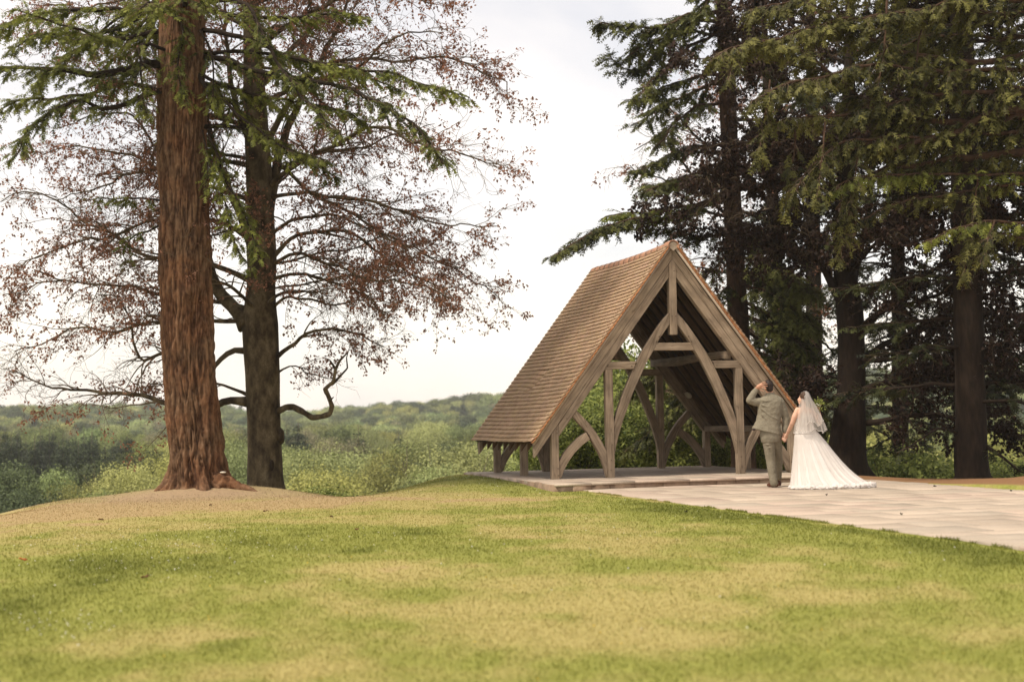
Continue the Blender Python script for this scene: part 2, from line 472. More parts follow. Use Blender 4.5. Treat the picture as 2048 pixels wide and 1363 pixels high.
def build_ground():
    ang = np.radians(np.concatenate([np.linspace(-80, -24, 40)[:-1], np.linspace(-24, 24, 560), np.linspace(24, 80, 40)[1:]]))
    rr = np.concatenate([np.geomspace(1.2, 6, 30)[:-1], np.geomspace(6, 40, 330)[:-1], np.geomspace(40, 1290, 110)])
    A, Rr = np.meshgrid(ang, rr)
    x = Rr*np.sin(A); y = Rr*np.cos(A)
    z = ground_z(x, y)
    n, m = x.shape
    V = np.stack([x, y, z], -1).reshape(-1, 3)
    i = np.arange(n-1)[:, None]*m; j = np.arange(m-1)[None, :]
    Q = np.stack([i+j, i+j+1, i+m+j+1, i+m+j], -1).reshape(-1, 4)
    cc = lawn_rgb(V[:, 0], V[:, 1])
    # the patch behind the camera
    m_, t, out = newmat('lawn_turf')
    N, L = t.nodes, t.links
    p = N.new('ShaderNodeBsdfPrincipled'); p.inputs['Roughness'].default_value = 0.95; p.inputs['Specular IOR Level'].default_value = 0.1
    a = N.new('ShaderNodeAttribute'); a.attribute_name = 'turf'
    tc = N.new('ShaderNodeTexCoord')
    n1 = N.new('ShaderNodeTexNoise'); n1.inputs['Scale'].default_value = 22; n1.inputs['Detail'].default_value = 6
    L.new(tc.outputs['Object'], n1.inputs['Vector'])
    mr = N.new('ShaderNodeMapRange'); mr.inputs[1].default_value = 0.3; mr.inputs[2].default_value = 0.7; mr.inputs[3].default_value = 0.86; mr.inputs[4].default_value = 1.14
    L.new(n1.outputs['Fac'], mr.inputs[0])
    v = N.new('ShaderNodeVectorMath'); v.operation = 'SCALE'
    L.new(a.outputs['Color'], v.inputs[0]); L.new(mr.outputs[0], v.inputs['Scale'])
    L.new(v.outputs[0], p.inputs['Base Color'])
    b = N.new('ShaderNodeBump'); b.inputs['Strength'].default_value = 0.5; b.inputs['Distance'].default_value = 0.03
    L.new(n1.outputs['Fac'], b.inputs['Height']); L.new(b.outputs[0], p.inputs['Normal'])
    L.new(p.outputs[0], out.inputs[0])
    me = mesh('ground', V, [Q], m_, True, {'turf': cc})
    o = obj('ground', me)
    tag(o, 'lawn and wooded valley ground with green and straw patches', None, None, 'structure')
build_ground()

def build_grass():
    N_ = 330000
    # density per picture area: sample azimuth evenly, distance weighted to the near lawn
    az = R.uniform(-0.40, 0.40, N_)
    r = 5.5*(33/5.5)**(R.random(N_)**0.95)
    x = r*np.sin(az); y = r*np.cos(az)
    u, v = uv(x, y)
    ok = ~(((u > -2.6) & (u < 3.35) & (v < -1.3)) | ((u > -3.12) & (u < 3.4) & (v >= -2.3) & (v < 6)))
    ok &= sdist(x, y) < 0.9
    ok &= ~((u >= 3.3) & (y > 16.5))
    ok &= (((x + 5.8)/2.4)**2 + ((y - 28.0)/1.6)**2 > R.uniform(.1, 1.6, N_))
    x, y, r = x[ok], y[ok], r[ok]
    ev = -24*R.random(9000)**1.0 + 0.0
    eu = -2.535 - np.abs(R.normal(0, .035, 9000))
    kk = (n2(ev*3, ev*0, 1.0, 3, 6.1) > .47) & (ev < -2.0) & (ev > -16)
    ex = PX + eu*E1[0] + ev*E2[0]; ey = PY + eu*E1[1] + ev*E2[1]
    x = np.r_[x, ex[kk]]; y = np.r_[y, ey[kk]]; edge = np.r_[np.zeros(len(r)), np.ones(kk.sum())]; r = np.hypot(x, y)
    n = len(x)
    z = ground_z(x, y)
    c = lawn_rgb(x, y)*R.uniform(0.8, 1.3, (n, 1))
    gr = R.random(n) < 0.10
    c[gr] = c[gr]*0.5 + np.array([0.07, 0.10, 0.015])
    d = np.clip(dryness(x, y), 0, 1)
    hgt = R.uniform(0.009, 0.024, n)*(1.5 - 0.8*d)*(1 + .35*edge)
    th = R.uniform(0, 2*math.pi, n)
    wd = (0.0016 + r*0.00022)*R.uniform(0.7, 1.4, n)
    dx, dy = np.cos(th)*wd, np.sin(th)*wd
    lx, ly = R.normal(0, 0.5, n)*hgt, R.normal(0, 0.5, n)*hgt
    V = np.stack([np.stack([x-dx, y-dy, z-0.004], -1), np.stack([x+dx, y+dy, z-0.004], -1), np.stack([x+lx, y+ly, z+hgt], -1)], 1).reshape(-1, 3)
    Fc = np.arange(3*n).reshape(-1, 3)
    m_, t, out = newmat('grass_blades')
    a = t.nodes.new('ShaderNodeAttribute'); a.attribute_name = 'turf'
    p = t.nodes.new('ShaderNodeBsdfDiffuse')
    tr = t.nodes.new('ShaderNodeBsdfTranslucent'); mx = t.nodes.new('ShaderNodeMixShader'); mx.inputs[0].default_value = 0.35
    t.links.new(a.outputs['Color'], p.inputs['Color']); t.links.new(a.outputs['Color'], tr.inputs['Color'])
    t.links.new(p.outputs[0], mx.inputs[1]); t.links.new(tr.outputs[0], mx.inputs[2]); t.links.new(mx.outputs[0], out.inputs[0])
    me = mesh('grass', V, [Fc], m_, False, {'turf': np.repeat(c, 3, 0)})
    tag(obj('grass', me), 'short mown grass, green and straw coloured, covering the lawn', 'grass', None, 'stuff')
    # daisies and clover heads: tiny upright discs on the lawn
    pts = []
    for px, py, sx, sy, k in [(260, 1110, 260, 35, 260), (120, 1220, 110, 22, 120), (420, 1080, 260, 20, 130), (960, 975, 130, 16, 110), (1350, 1050, 260, 30, 90), (850, 1080, 300, 40, 60), (1900, 1110, 120, 30, 12), (1300, 1150, 500, 60, 26)]:
        for _ in range(k):
            g = gnd(px + R.normal(0, sx/1.6), min(1330, max(962, py + R.normal(0, sy/1.3))), -0.14)
            pts.append(g[:2])
    pts = np.array(pts)
    u, v = uv(pts[:, 0], pts[:, 1])
    pts = pts[~((u > -2.6) & (v < -1.0)) & ~((u > -3.15) & (v >= -2.4)) & (sdist(pts[:, 0], pts[:, 1]) < 0.1)]
    def discs(P, rad, name, mat, label, cat):
        parts = []
        zz = ground_z(P[:, 0], P[:, 1])
        for (x, y), z in zip(P, zz):
            rr = rad*random.uniform(0.5, 1.0)
            h = random.uniform(0.012, 0.03)
            a = np.arange(5)*2*math.pi/5
            tx, ty = random.uniform(-.5, .5), random.uniform(-.5, .5)
            ring = np.stack([x + rr*np.cos(a), y + rr*np.sin(a), z + h + rr*(np.cos(a)*tx + np.sin(a)*ty)], -1)
            top = np.array([[x, y, z + h + rr*0.5]])
            bot = np.array([[x, y, z + h - rr*.4]])
            V_ = np.vstack([ring, top, bot])
            f1 = [[i, (i+1) % 5, 5] for i in range(5)] + [[(i+1) % 5, i, 6] for i in range(5)]
            parts.append((V_, np.array(f1)))
        V_, F_ = join(parts)
        tag(obj(name, mesh(name, V_, F_, mat)), label, cat, None, 'stuff')
    wm = surf('petal_white', [(0.3, (0.62, 0.60, 0.54)), (0.7, (0.78, 0.76, 0.70))], bump=0)
    ym = surf('petal_yellow', [(0.3, (0.60, 0.40, 0.03)), (0.7, (0.75, 0.52, 0.06))], bump=0)
    discs(pts[::2], 0.009, 'clover_flowers', wm, 'tiny white clover and daisy heads dotted over the green lawn', 'flowers')
    yp = np.array([gnd(R.uniform(250, 1950), R.uniform(1085, 1330), -0.2)[:2] for _ in range(90)])
    u, v = uv(yp[:, 0], yp[:, 1])
    yp = yp[~((u > -2.7) & (v < 0))]
    discs(yp[::2], 0.009, 'buttercups', ym, 'scattered small yellow flowers in the lawn', 'flowers')
build_grass()

# ------------------------------------------------------------------ patio and platform (slabs are parts of each)
def bevel_box(x0, x1, y0, y1, z0, z1, c=0.006, rng=R, j=0.004):
    """slab with a chamfered, slightly uneven top edge: 12 corner verts"""
    V = []
    for z, ins in ((z0, 0), (z1 - c, 0), (z1, c)):
        for x, y in ((x0+ins, y0+ins), (x1-ins, y0+ins), (x1-ins, y1-ins), (x0+ins, y1-ins)):
            V.append([x, y, z])
    V = np.array(V)
    V[4:, :2] += np.tile(rng.uniform(-j, j, (4, 2)), (2, 1))
    Q = [[8, 9, 10, 11]]
    for a in (0, 4):
        for k in range(4):
            Q.append([a+k, a+(k+1) % 4, a+4+(k+1) % 4, a+4+k])
    return V, np.array(Q)
def slab(parent, x0, x1, y0, y1, z0, z1, mat, name='paving_slab'):
    V, Q = bevel_box(x0, x1, y0, y1, z0, z1)
    V[8:, 2] += R.uniform(-0.0025, 0.0025, 4)
    c = np.array([(x0+x1)/2, (y0+y1)/2, z1])
    return obj(name, mesh(name, V - c, [Q], mat), parent, loc=c)
def pick_stone():
    return M['stone'][R.choice(4, p=[0.36, 0.27, 0.22, 0.15])]

patio = empty('patio', wpos(0, 0, 0), YAW)
tag(patio, 'broad path of buff and pink sandstone slabs leading to the shelter', None, None, 'structure')
V, Q = box(-2.47, 3.26, -24, -1.35, -0.30, -0.150)
obj('bedding', mesh('bedding', V, [Q], M['bed']), patio)
v = -1.42
front_rows = True
while v > -23.5:
    dv = R.choice([0.45, 0.6, 0.75], p=[0.3, 0.45, 0.25])
    if v < -15: dv *= 1.3
    u = -2.52 + R.uniform(-0.015, 0.015)
    while u < 3.2:
        du = R.choice([0.6, 0.75, 0.9, 1.15])
        if u + du > 3.0: du = 3.30 + R.uniform(-0.03, 0.03) - u
        slab(patio, u + 0.006, u + du - 0.006, v - dv + 0.006, v - 0.006, -0.19, -0.12 + R.uniform(-0.003, 0.003), pick_stone())
        u += du
    v -= dv

plat = empty('platform', wpos(0, 0, 0), YAW)
tag(plat, 'low sandstone paved platform under the oak shelter, one step above the path', None, None, 'structure')
V, Q = box(-2.95, 2.72, -1.55, 5.3, -0.30, -0.055)
obj('bedding', mesh('bedding', V, [Q], M['bed']), plat)
def front_v(u):     # the step's front edge runs slightly askew
    return -2.10 + 0.42*smooth(-3.1, -1.2, u) + 0.02*(u + 1.2)
rows = []
v = 5.35
while v > -1.2:
    dv = R.choice([0.6, 0.75])
    u = -3.0 + (0.08 if v > 3 else 0) + R.uniform(-0.02, 0.02)
    while u < 2.7:
        du = R.choice([0.75, 0.9, 1.1])
        if u + du > 2.5: du = 2.75 - u
        slab(plat, u + 0.004, u + du - 0.004, v - dv + 0.004, v - 0.004, -0.055, R.uniform(-0.003, 0.002), pick_stone())
        u += du
    v -= dv
vlast = v
u = -3.05
while u < 2.7:
    du = R.choice([0.7, 0.9, 1.05])
    if u + du > 2.5: du = 2.75 - u
    ua, ub = u + 0.004, u + du - 0.004
    fa, fb = float(front_v(ua)), float(front_v(ub))
    z1 = R.uniform(-0.004, 0.0)
    c = np.array([(ua+ub)/2, vlast, 0])
    V = np.array([[ua, fa, -0.045], [ub, fb, -0.045], [ub, vlast-0.004, -0.045], [ua, vlast-0.004, -0.045],
                  [ua, fa-0.008, -0.02], [ub, fb-0.008, -0.02], [ub, vlast-0.004, -0.02], [ua, vlast-0.004, -0.02],
                  [ua, fa+0.004, z1], [ub, fb+0.004, z1], [ub, vlast-0.004, z1], [ua, vlast-0.004, z1]])
    Q = np.array([[0, 3, 2, 1], [8, 9, 10, 11]] + [[a+k, a+(k+1) % 4, a+4+(k+1) % 4, a+4+k] for a in (0, 4) for k in range(4)])
    obj('nosing_slab', mesh('nosing_slab', V - c, [Q], pick_stone()), plat, loc=c)
    # riser stones beneath, set back
    m_ = (ua + ub)/2 + R.uniform(-.1, .1)
    for a, b in ((ua, m_-0.005), (m_+0.005, ub)):
        f1, f2 = float(front_v(a)) + 0.025, float(front_v(b)) + 0.025
        V = np.array([[a, f1, -0.2], [b, f2, -0.2], [b, f2+0.1, -0.2], [a, f1+0.1, -0.2], [a, f1+R.uniform(-.008, .008), -0.047], [b, f2+R.uniform(-.008, .008), -0.047], [b, f2+0.1, -0.047], [a, f1+0.1, -0.047]])
        c = np.array([(a+b)/2, f1, -0.12])
        obj('riser_stone', mesh('riser_stone', V - c, [BOXF], M['riser']), plat, loc=c)
    u += du
v = -2.05
while v < 5.2:      # the stones along the grassy left side
    dv = R.uniform(0.45, 0.8)
    x_ = -3.06 + 0.035*(v+2)/1.0*0.9
    V, Q = bevel_box(min(x_, -2.9), min(x_, -2.9) + 0.10, v + 0.005, v + dv - 0.005, -0.25, -0.012 + R.uniform(-.006, .004), 0.01)
    c = np.array([x_, v + dv/2, 0])
    obj('edge_stone', mesh('edge_stone', V - c, [Q], M['riser']), plat, loc=c)
    v += dv

# ------------------------------------------------------------------ the oak shelter
sh = empty('timber_shelter', wpos(0, 0, 0), YAW)
tag(sh, 'open oak framed shelter with a steep clay tiled roof on the stone platform', 'shelter')
KSL = 1.325
TH = math.atan(KSL)
def prism(name, poly, v0, v1, mat, parent=sh, bev=0.006, along=None, jit=0.0):
    """an outline in the (u,w) plane given its thickness along v; the object's own X axis runs along the timber"""
    P = np.asarray(poly, float)
    c = P.mean(0)
    if along is None:
        k = np.argmax([np.linalg.norm(P[(i+1) % len(P)] - P[i]) for i in range(len(P))])
        d = P[(k+1) % len(P)] - P[k]
        if len(P) > 8:
            cv = np.cov((P - c).T); w_, e_ = np.linalg.eigh(cv); d = e_[:, -1]
        along = math.atan2(d[1], d[0])
    ca, sa = math.cos(along), math.sin(along)
    q = P - c
    lx = q[:, 0]*ca + q[:, 1]*sa
    lz = -q[:, 0]*sa + q[:, 1]*ca
    a2 = 0.5*np.sum(lx*np.roll(lz, -1) - np.roll(lx, -1)*lz)
    if a2 < 0: lx, lz = lx[::-1], lz[::-1]
    n = len(P)
    bm = bpy.data.meshes.new(name)
    h = (v1 - v0)/2
    verts = [(x, -h, z) for x, z in zip(lx, lz)] + [(x, h, z) for x, z in zip(lx, lz)]
    faces = [tuple(range(n)), tuple(reversed(range(n, 2*n)))] + [((i+1) % n, i, i+n, (i+1) % n + n) for i in range(n)]
    bm.from_pydata(verts, [], faces)
    bm.materials.append(mat)
    bm.update()
    o = obj(name, bm, parent, loc=(c[0], (v0+v1)/2, c[1]), rot=(0, -along, 0))
    if bev:
        b = o.modifiers.new('bevel', 'BEVEL'); b.width = bev; b.segments = 1; b.limit_method = 'ANGLE'; b.angle_limit = math.radians(40)
    return o
def vbeam(name, u0, u1, w0, w1, v0, v1, mat, wav=0.0, parent=sh):
    """a timber running along v with its own X axis lengthways"""
    n = 14
    xs = np.linspace(-(v1-v0)/2, (v1-v0)/2, n)
    V = []
    for i, x in enumerate(xs):
        a = R.uniform(-wav, wav, 4) if wav else np.zeros(4)
        bow = wav*1.6*math.sin(i*0.55)
        V += [[x, -(u1-u0)/2 + a[0]*.5, -(w1-w0)/2 + a[1] + bow], [x, (u1-u0)/2 + a[2]*.5, -(w1-w0)/2 + a[1] + bow], [x, (u1-u0)/2 + a[2]*.5, (w1-w0)/2 + a[3]*.4], [x, -(u1-u0)/2 + a[0]*.5, (w1-w0)/2 + a[3]*.4]]
    V = np.array(V)
    Q = []
    for i in range(n-1):
        for k in range(4):
            Q.append([4*i+k, 4*i+4+k, 4*i+4+(k+1) % 4, 4*i+(k+1) % 4])
    Q += [[0, 1, 2, 3], [4*n-1, 4*n-2, 4*n-3, 4*n-4]]
    o = obj(name, mesh(name, V, [np.array(Q)], mat), parent, loc=((u0+u1)/2, (v0+v1)/2, (w0+w1)/2), rot=(0, 0, math.pi/2))
    b = o.modifiers.new('bevel', 'BEVEL'); b.width = 0.008; b.segments = 1; b.limit_method = 'ANGLE'
    return o
arch_o = [(.075, 3.12), (.19, 3.005), (.30, 2.87), (.40, 2.735), (.50, 2.59), (.675, 2.33), (.82, 2.075), (.95, 1.79), (1.065, 1.53), (1.18, 1.24), (1.249, 1.03), (1.249, .7)]
arch_i = [(.075, 2.895), (.17, 2.775), (.27, 2.645), (.345, 2.52), (.42, 2.395), (.575, 2.14), (.655, 1.985), (.82, 1.66), (.93, 1.40), (1.045, 1.12), (1.15, .82), (1.215, .58), (1.249, .40)]
knee_o = [(1.975, 1.273), (1.863, 1.159), (1.722, 1.013), (1.599, .85), (1.491, .68), (1.402, .495)]
knee_i = [(2.058, 1.165), (1.92, 1.01), (1.774, .854), (1.698, .715), (1.544, .439), (1.455, .193), (1.402, .012)]
foot_o = [(2.342, .33), (2.242, .486), (2.13, .611), (1.968, .759), (1.80, .865)]
foot_i = [(2.342, .008), (2.30, .034), (2.249, .169), (2.151, .332), (2.037, .481), (1.875, .629), (1.722, .728)]
pegs = []
def truss(v0, v1, inner=False):
    om = M['oak']
    vb0, vb1 = v0 + 0.012, v1 - 0.012
    g = 0.0025
    for s in (-1, 1):
        m = lambda L: [(s*a, b) for a, b in L]
        prism('rafter', m([(g, 4.40 - KSL*g), (g, 4.156), (1.2, 4.153 - 1.33*1.2), (2.82, .408), (2.82, .663)]), v0, v1, om)
        prism('principal_rafter', m([(.076, 4.046), (.076, 3.80), (2.341, .797), (2.341, 1.033)]), v0, v1, om)
        prism('post', m([(2.345, 0), (2.485, 0), (2.485, .842), (2.345, 1.027)]), v0, v1, om)
        prism('post', m([(1.253, 0), (1.398, 0), (1.398, 2.043), (1.253, 2.043)]), v0 - 0.001, v1 + 0.001, om)
        prism('tie', m([(.768, 2.19), (.835, 2.047), (1.396, 2.047), (1.289, 2.19)]), v0, v1 - 0.004, om, along=0.0)
        prism('arch_brace', m(arch_o + arch_i[::-1]), vb0, vb1, om)
        prism('knee_brace', m(knee_o + knee_i[::-1]), vb0, vb1, om)
        prism('foot_brace', m(foot_o + foot_i[::-1]), vb0 + .004, vb1, om)
        if not inner:
            for (a, b) in [(2.38, .93), (2.375, .86), (2.37, .20), (2.365, .07), (1.30, .62), (1.33, .14), (1.32, .33), (1.90, 1.33), (1.62, 1.70), (1.35, 2.12), (.87, 2.10), (.79, 2.15), (.36, 2.56), (.30, 2.66), (1.75, .80), (.68, 2.98), (.97, 2.63), (2.18, 1.13)]:
                pegs.append((s*a, v0 - 0.002, b))
    prism('collar', [(-.416, 2.397), (.416, 2.397), (.335, 2.54), (-.335, 2.54)], vb0, vb1, om, along=0.0)
    prism('king_post', [(-.072, 2.695), (.072, 2.695), (.072, 4.055), (0, 4.150), (-.072, 4.055)], v0 - 0.012, v1, om)
    if not inner:
        pegs.extend([(-.035, v0 - .014, 3.05), (.04, v0 - .014, 3.05), (.03, v0 - .014, 3.92)])
truss(0.0, 0.145)
truss(LEN, LEN + 0.145, True)
a = np.arange(8)*math.pi/4
pv = np.vstack([np.stack([0.011*np.cos(a), -0.004*np.ones(8), 0.011*np.sin(a)], -1), np.stack([0.011*np.cos(a), 0.01*np.ones(8), 0.011*np.sin(a)], -1), [[0, -0.006, 0]]])
pf = [np.array([[i, (i+1) % 8, 8] for i in range(8)]), np.array([[i, i+8, (i+1) % 8 + 8, (i+1) % 8] for i in range(8)])]
peg_me = mesh('peg', pv, pf, M['peg'])
for q in pegs: obj('peg', peg_me, sh, loc=q)
for s in (-1, 1):
    prism('post', [(s*2.345, 0), (s*2.485, 0), (s*2.485, .78), (s*2.345, .78)], LEN/2, LEN/2 + .145, M['oak'])
    for va, vb in ((.149, LEN - .004),):
        vbeam('wall_plate', min(s*2.335, s*2.475), max(s*2.335, s*2.475), .785, .915, va, vb, M['oak'])
        vbeam('purlin', min(s*1.10, s*1.22), max(s*1.10, s*1.22), 2.235, 2.385, va, vb, M['oak_shaded'] if s < 0 else M['oak'], 0.014)
vbeam('ridge_beam', -.025, .025, 4.08, 4.30, .16, LEN - .01, M['oak_shaded'])
# common rafters: foot cut plumb below the eaves
rv = [0.62 + i*(LEN - 0.62)/8.3 for i in range(9)]
for s in (-1, 1):
    for v in rv:
        if v > LEN - 0.1: continue
        o = prism('common_rafter', [(s*.03, 4.385 - KSL*.03), (s*.03, 4.185), (s*2.79, 4.21 - KSL*2.79), (s*2.79, 4.385 - KSL*2.79)], v - .027, v + .027, M['oak_shaded'], bev=0.0)
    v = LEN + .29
    prism('common_rafter', [(s*.03, 4.385 - KSL*.03), (s*.03, 4.185), (s*2.79, 4.21 - KSL*2.79), (s*2.79, 4.385 - KSL*2.79)], v - .027, v + .027, M['oak_shaded'], bev=0.0)

roof = empty('roof', (0, 0, 0), 0, sh)
V0, V1 = -0.085, LEN + .145 + .30
def slope_pt(s, d, v, h):
    """d metres down the slope from the ridge line, h above the rafter tops"""
    return np.array([s*(d*math.cos(TH) + h*math.sin(TH)), v, 4.40 - d*math.sin(TH) + h*math.cos(TH)])
def slab_on(s, d0, d1, v0, v1, h0, h1, h0b=None, h1b=None):
    h0b = h0 if h0b is None else h0b
    h1b = h1 if h1b is None else h1b
    P = [slope_pt(s, d0, v0, h0), slope_pt(s, d1, v0, h0b), slope_pt(s, d1, v1, h0b), slope_pt(s, d0, v1, h0), slope_pt(s, d0, v0, h1), slope_pt(s, d1, v0, h1b), slope_pt(s, d1, v1, h1b), slope_pt(s, d0, v1, h1)]
    return np.array(P), (BOXF if s > 0 else BOXF[:, ::-1])
for s in (-1, 1):
    V, Q = slab_on(s, 0.0, 4.66, -.01, LEN + .42, 0.002, 0.012)
    obj('roof_boarding', mesh('roof_boarding', V, [Q], M['sarking']), roof)
    V, Q = slab_on(s, 0.0, 4.70, V0 + .02, -.012, 0.006, 0.040)
    obj('verge_board', mesh('verge_board', V, [Q], M['mortar']), roof)
NC = 46
SLN = 4.69
G = SLN/NC
TW = 0.1655
ncol = int(round((V1 - V0)/TW))
def sag(d, v):
    t = (v - V0)/(V1 - V0)
    a = -0.042*math.sin(math.pi*min(1, max(0, t)))*(1 - 0.5*d/SLN) + 0.018*math.exp(-((v - V0)/0.25)**2)
    return a + 0.006*(float(vnoise(np.array([v*2.1 + 5, d*0.9 + 3, 1.0]))) - 0.5)
def line(c, v):
    return 0.014*(float(vnoise(np.array([v*1.7 + 40, c*0.35 + 9, 2.0]))) - 0.5) + 0.005*(float(vnoise(np.array([v*5 + 40, c*3.1 + 9, 4.0]))) - 0.5)
def tile_geo(s, c, k):
    """course c counted from the eaves, column k from the front verge"""
    off = 0.5*TW*(c % 2)
    v0 = V0 + k*TW - off
    v1 = v0 + TW - R.uniform(.001, .004)
    v0, v1 = max(v0, V0), min(v1, V1 + .03)
    if v1 - v0 < 0.02: return None
    slip = 0.0; ex = 0.0
    if s < 0 and 13 <= c <= 17:      # a few slipped tiles low on the slope
        vs = 3.05 - (c - 13)*0.10
        if vs - 0.09 < v0 < vs + 0.75: slip = 0.05*(1 - (v0 - vs + .09)/.84)
        if abs(v0 - vs + .16) < 0.083: ex = 0.085
    d1 = SLN - c*G + line(c, (v0+v1)/2) + R.uniform(-.003, .003) + slip
    d0 = d1 - 0.155
    if c >= NC - 1: d0 = d1 - .11
    vm = (v0+v1)/2
    hb = 0.030 + sag(d1, vm) + R.uniform(-.003, .003) + (.014 if c == 0 else 0)
    base = 0.058 + R.uniform(-.0015, .0015)
    tl = base + sag(d1, vm) + 0.040      # tail top
    hd = base + sag(d0, vm) + 0.006      # head top
    P = []
    for h_d, h_t in ((hd - .013, tl - .014), (hd, tl)):
        for d, v, h in ((d0, v0, h_d), (d1, v0, h_t), (d1 + R.uniform(-.002, .002), v1 - ex, h_t), (d0, v1 - ex, h_d)):
            P.append(slope_pt(s, d, v, h))
    return np.array(P), (BOXF if s > 0 else BOXF[:, ::-1])
nind = 0
for s in (-1, 1):
    rest, tints = [], []
    for k in range(ncol + 1):
        for c in range(NC):
            g = tile_geo(s, c, k)
            if g is None: continue
            t_ = R.uniform(0.90, 1.07)*np.array([1, R.uniform(.96, 1.03), R.uniform(.93, 1.05)])
            if s < 0 and k <= 6 and nind < 300:
                V, Q = g
                cc = V.mean(0)
                me = mesh('tile', V - cc, [Q], M['tile'], False, {'tint': np.tile(t_, (8, 1))})
                obj('tile', me, roof, loc=cc)
                nind += 1
            else:
                rest.append(g); tints.append(np.tile(t_, (8, 1)))
    V, Fs = join(rest)
    o = obj('tiles', mesh('tiles', V, Fs, M['tile'], False, {'tint': np.concatenate(tints)}), roof)
    o['kind'] = 'stuff'
    # undercloak: the orange tile edges seen along the front verge
    parts = []
    for c in range(NC + 4):
        d1 = SLN - c*G*0.92 + .01
        if d1 < .12: break
        a0 = sag(d1, 0)
        P = []
        for h_d, h_t in ((.040, .041), (.046, .071)):
            for d, v, h in ((d1 - .16, V0 - .012, h_d), (d1, V0 - .014 + R.uniform(-.004, .003), h_t), (d1, V0 + .10, h_t), (d1 - .16, V0 + .10, h_d)):
                P.append(slope_pt(s, d, v, h + a0*.6))
        parts.append((np.array(P), BOXF if s > 0 else BOXF[:, ::-1]))
    for p_ in parts:
        cc = p_[0].mean(0)
        obj('verge_tile', mesh('verge_tile', p_[0] - cc, [p_[1]], M['tile_orange']), roof, loc=cc)
# ridge tiles: half round, bedded on mortar
nr = 15
rl = (V1 - V0 + .03)/nr
for i in range(nr):
    v0 = V0 - .02 + i*rl; v1 = v0 + rl - .006
    zs = sag(0.1, (v0+v1)/2)*0.9 + .008*(i == 0)
    ang = np.linspace(-0.12*math.pi, 1.12*math.pi, 11)
    V = []
    for v, r in ((v0, .118), (v1, .112)):
        for rr_ in (r, r - .016):
            for a_ in ang: V.append([rr_*math.cos(a_), v, 4.375 + zs + rr_*math.sin(a_)])
    V = np.array(V); n = len(ang)
    Q = []
    for j in range(n-1):
        Q += [[j, j+1, 2*n+j+1, 2*n+j], [n+j+1, n+j, 3*n+j, 3*n+j+1], [j+1, j, n+j, n+j+1], [2*n+j, 2*n+j+1, 3*n+j+1, 3*n+j]]
    Q += [[0, n, 3*n, 2*n], [n-1, 2*n-1+0, 4*n-1, 3*n-1]]
    cc = V.mean(0)
    obj('ridge_tile', mesh('ridge_tile', V - cc, [np.array(Q)], M['ridge']), roof, loc=cc)
    if i:
        mm = []
        for rr_, y in ((.121, v0 - .008), (.121, v0 + .004)):
            for a_ in ang: mm.append([rr_*math.cos(a_), y, 4.375 + zs + rr_*math.sin(a_)])
        mm = np.array(mm)
        Qm = np.array([[j, j+1, n+j+1, n+j] for j in range(n-1)])
        obj('mortar_joint', mesh('mortar_joint', mm - cc, [Qm], M['mortar']), roof, loc=cc)
an = np.linspace(0, math.pi, 9)
V = np.array([[.10*math.cos(a_), y, 4.375 + .10*math.sin(a_)] for y in (V0 + .0, V0 + .06) for a_ in an])
obj('ridge_mortar', mesh('ridge_mortar', V, [np.array([[j, j+1, j+10, j+9] for j in range(8)]), ], M['mortar']), roof)
V = np.array([[.10*math.cos(a_), V0 + .001, 4.375 + .10*math.sin(a_)] for a_ in an] + [[0, V0 + .001, 4.30]])
obj('ridge_mortar', mesh('ridge_mortar', V, [np.array([[j+1, j, 9] for j in range(8)])], M['mortar']), roof)

# oval lamp fixed under the right hand rafters
def spheroid(rx, ry, rz, n=14, m=9):
    th = np.linspace(0, math.pi, m); ph = np.arange(n)*2*math.pi/n
    V = np.array([[rx*math.sin(t)*math.cos(p), ry*math.sin(t)*math.sin(p), rz*math.cos(t)] for t in th for p in ph])
    Q = np.array([[i*n+j, (i+1)*n+j, (i+1)*n+(j+1) % n, i*n+(j+1) % n] for i in range(m-1) for j in range(n)])
    return V, Q
lp = empty('ceiling_lamp', wpos(1.93, 4.30, 1.60), YAW)
lp.rotation_euler = (0, 0, YAW)
tag(lp, 'pale oval lamp fixed to the underside of the right roof slope', 'lamp')
V, Q = spheroid(.085, .16, .045)
cover = obj('cover', mesh('cover', V, [Q], M['lamp'], True), lp, loc=(0, 0, 0), rot=(0, TH, 0))
V, Q = spheroid(.095, .17, .012)
obj('backplate', mesh('backplate', V, [Q], M['oak_shaded'], True), lp, loc=(.03, 0, .024), rot=(0, TH, 0))

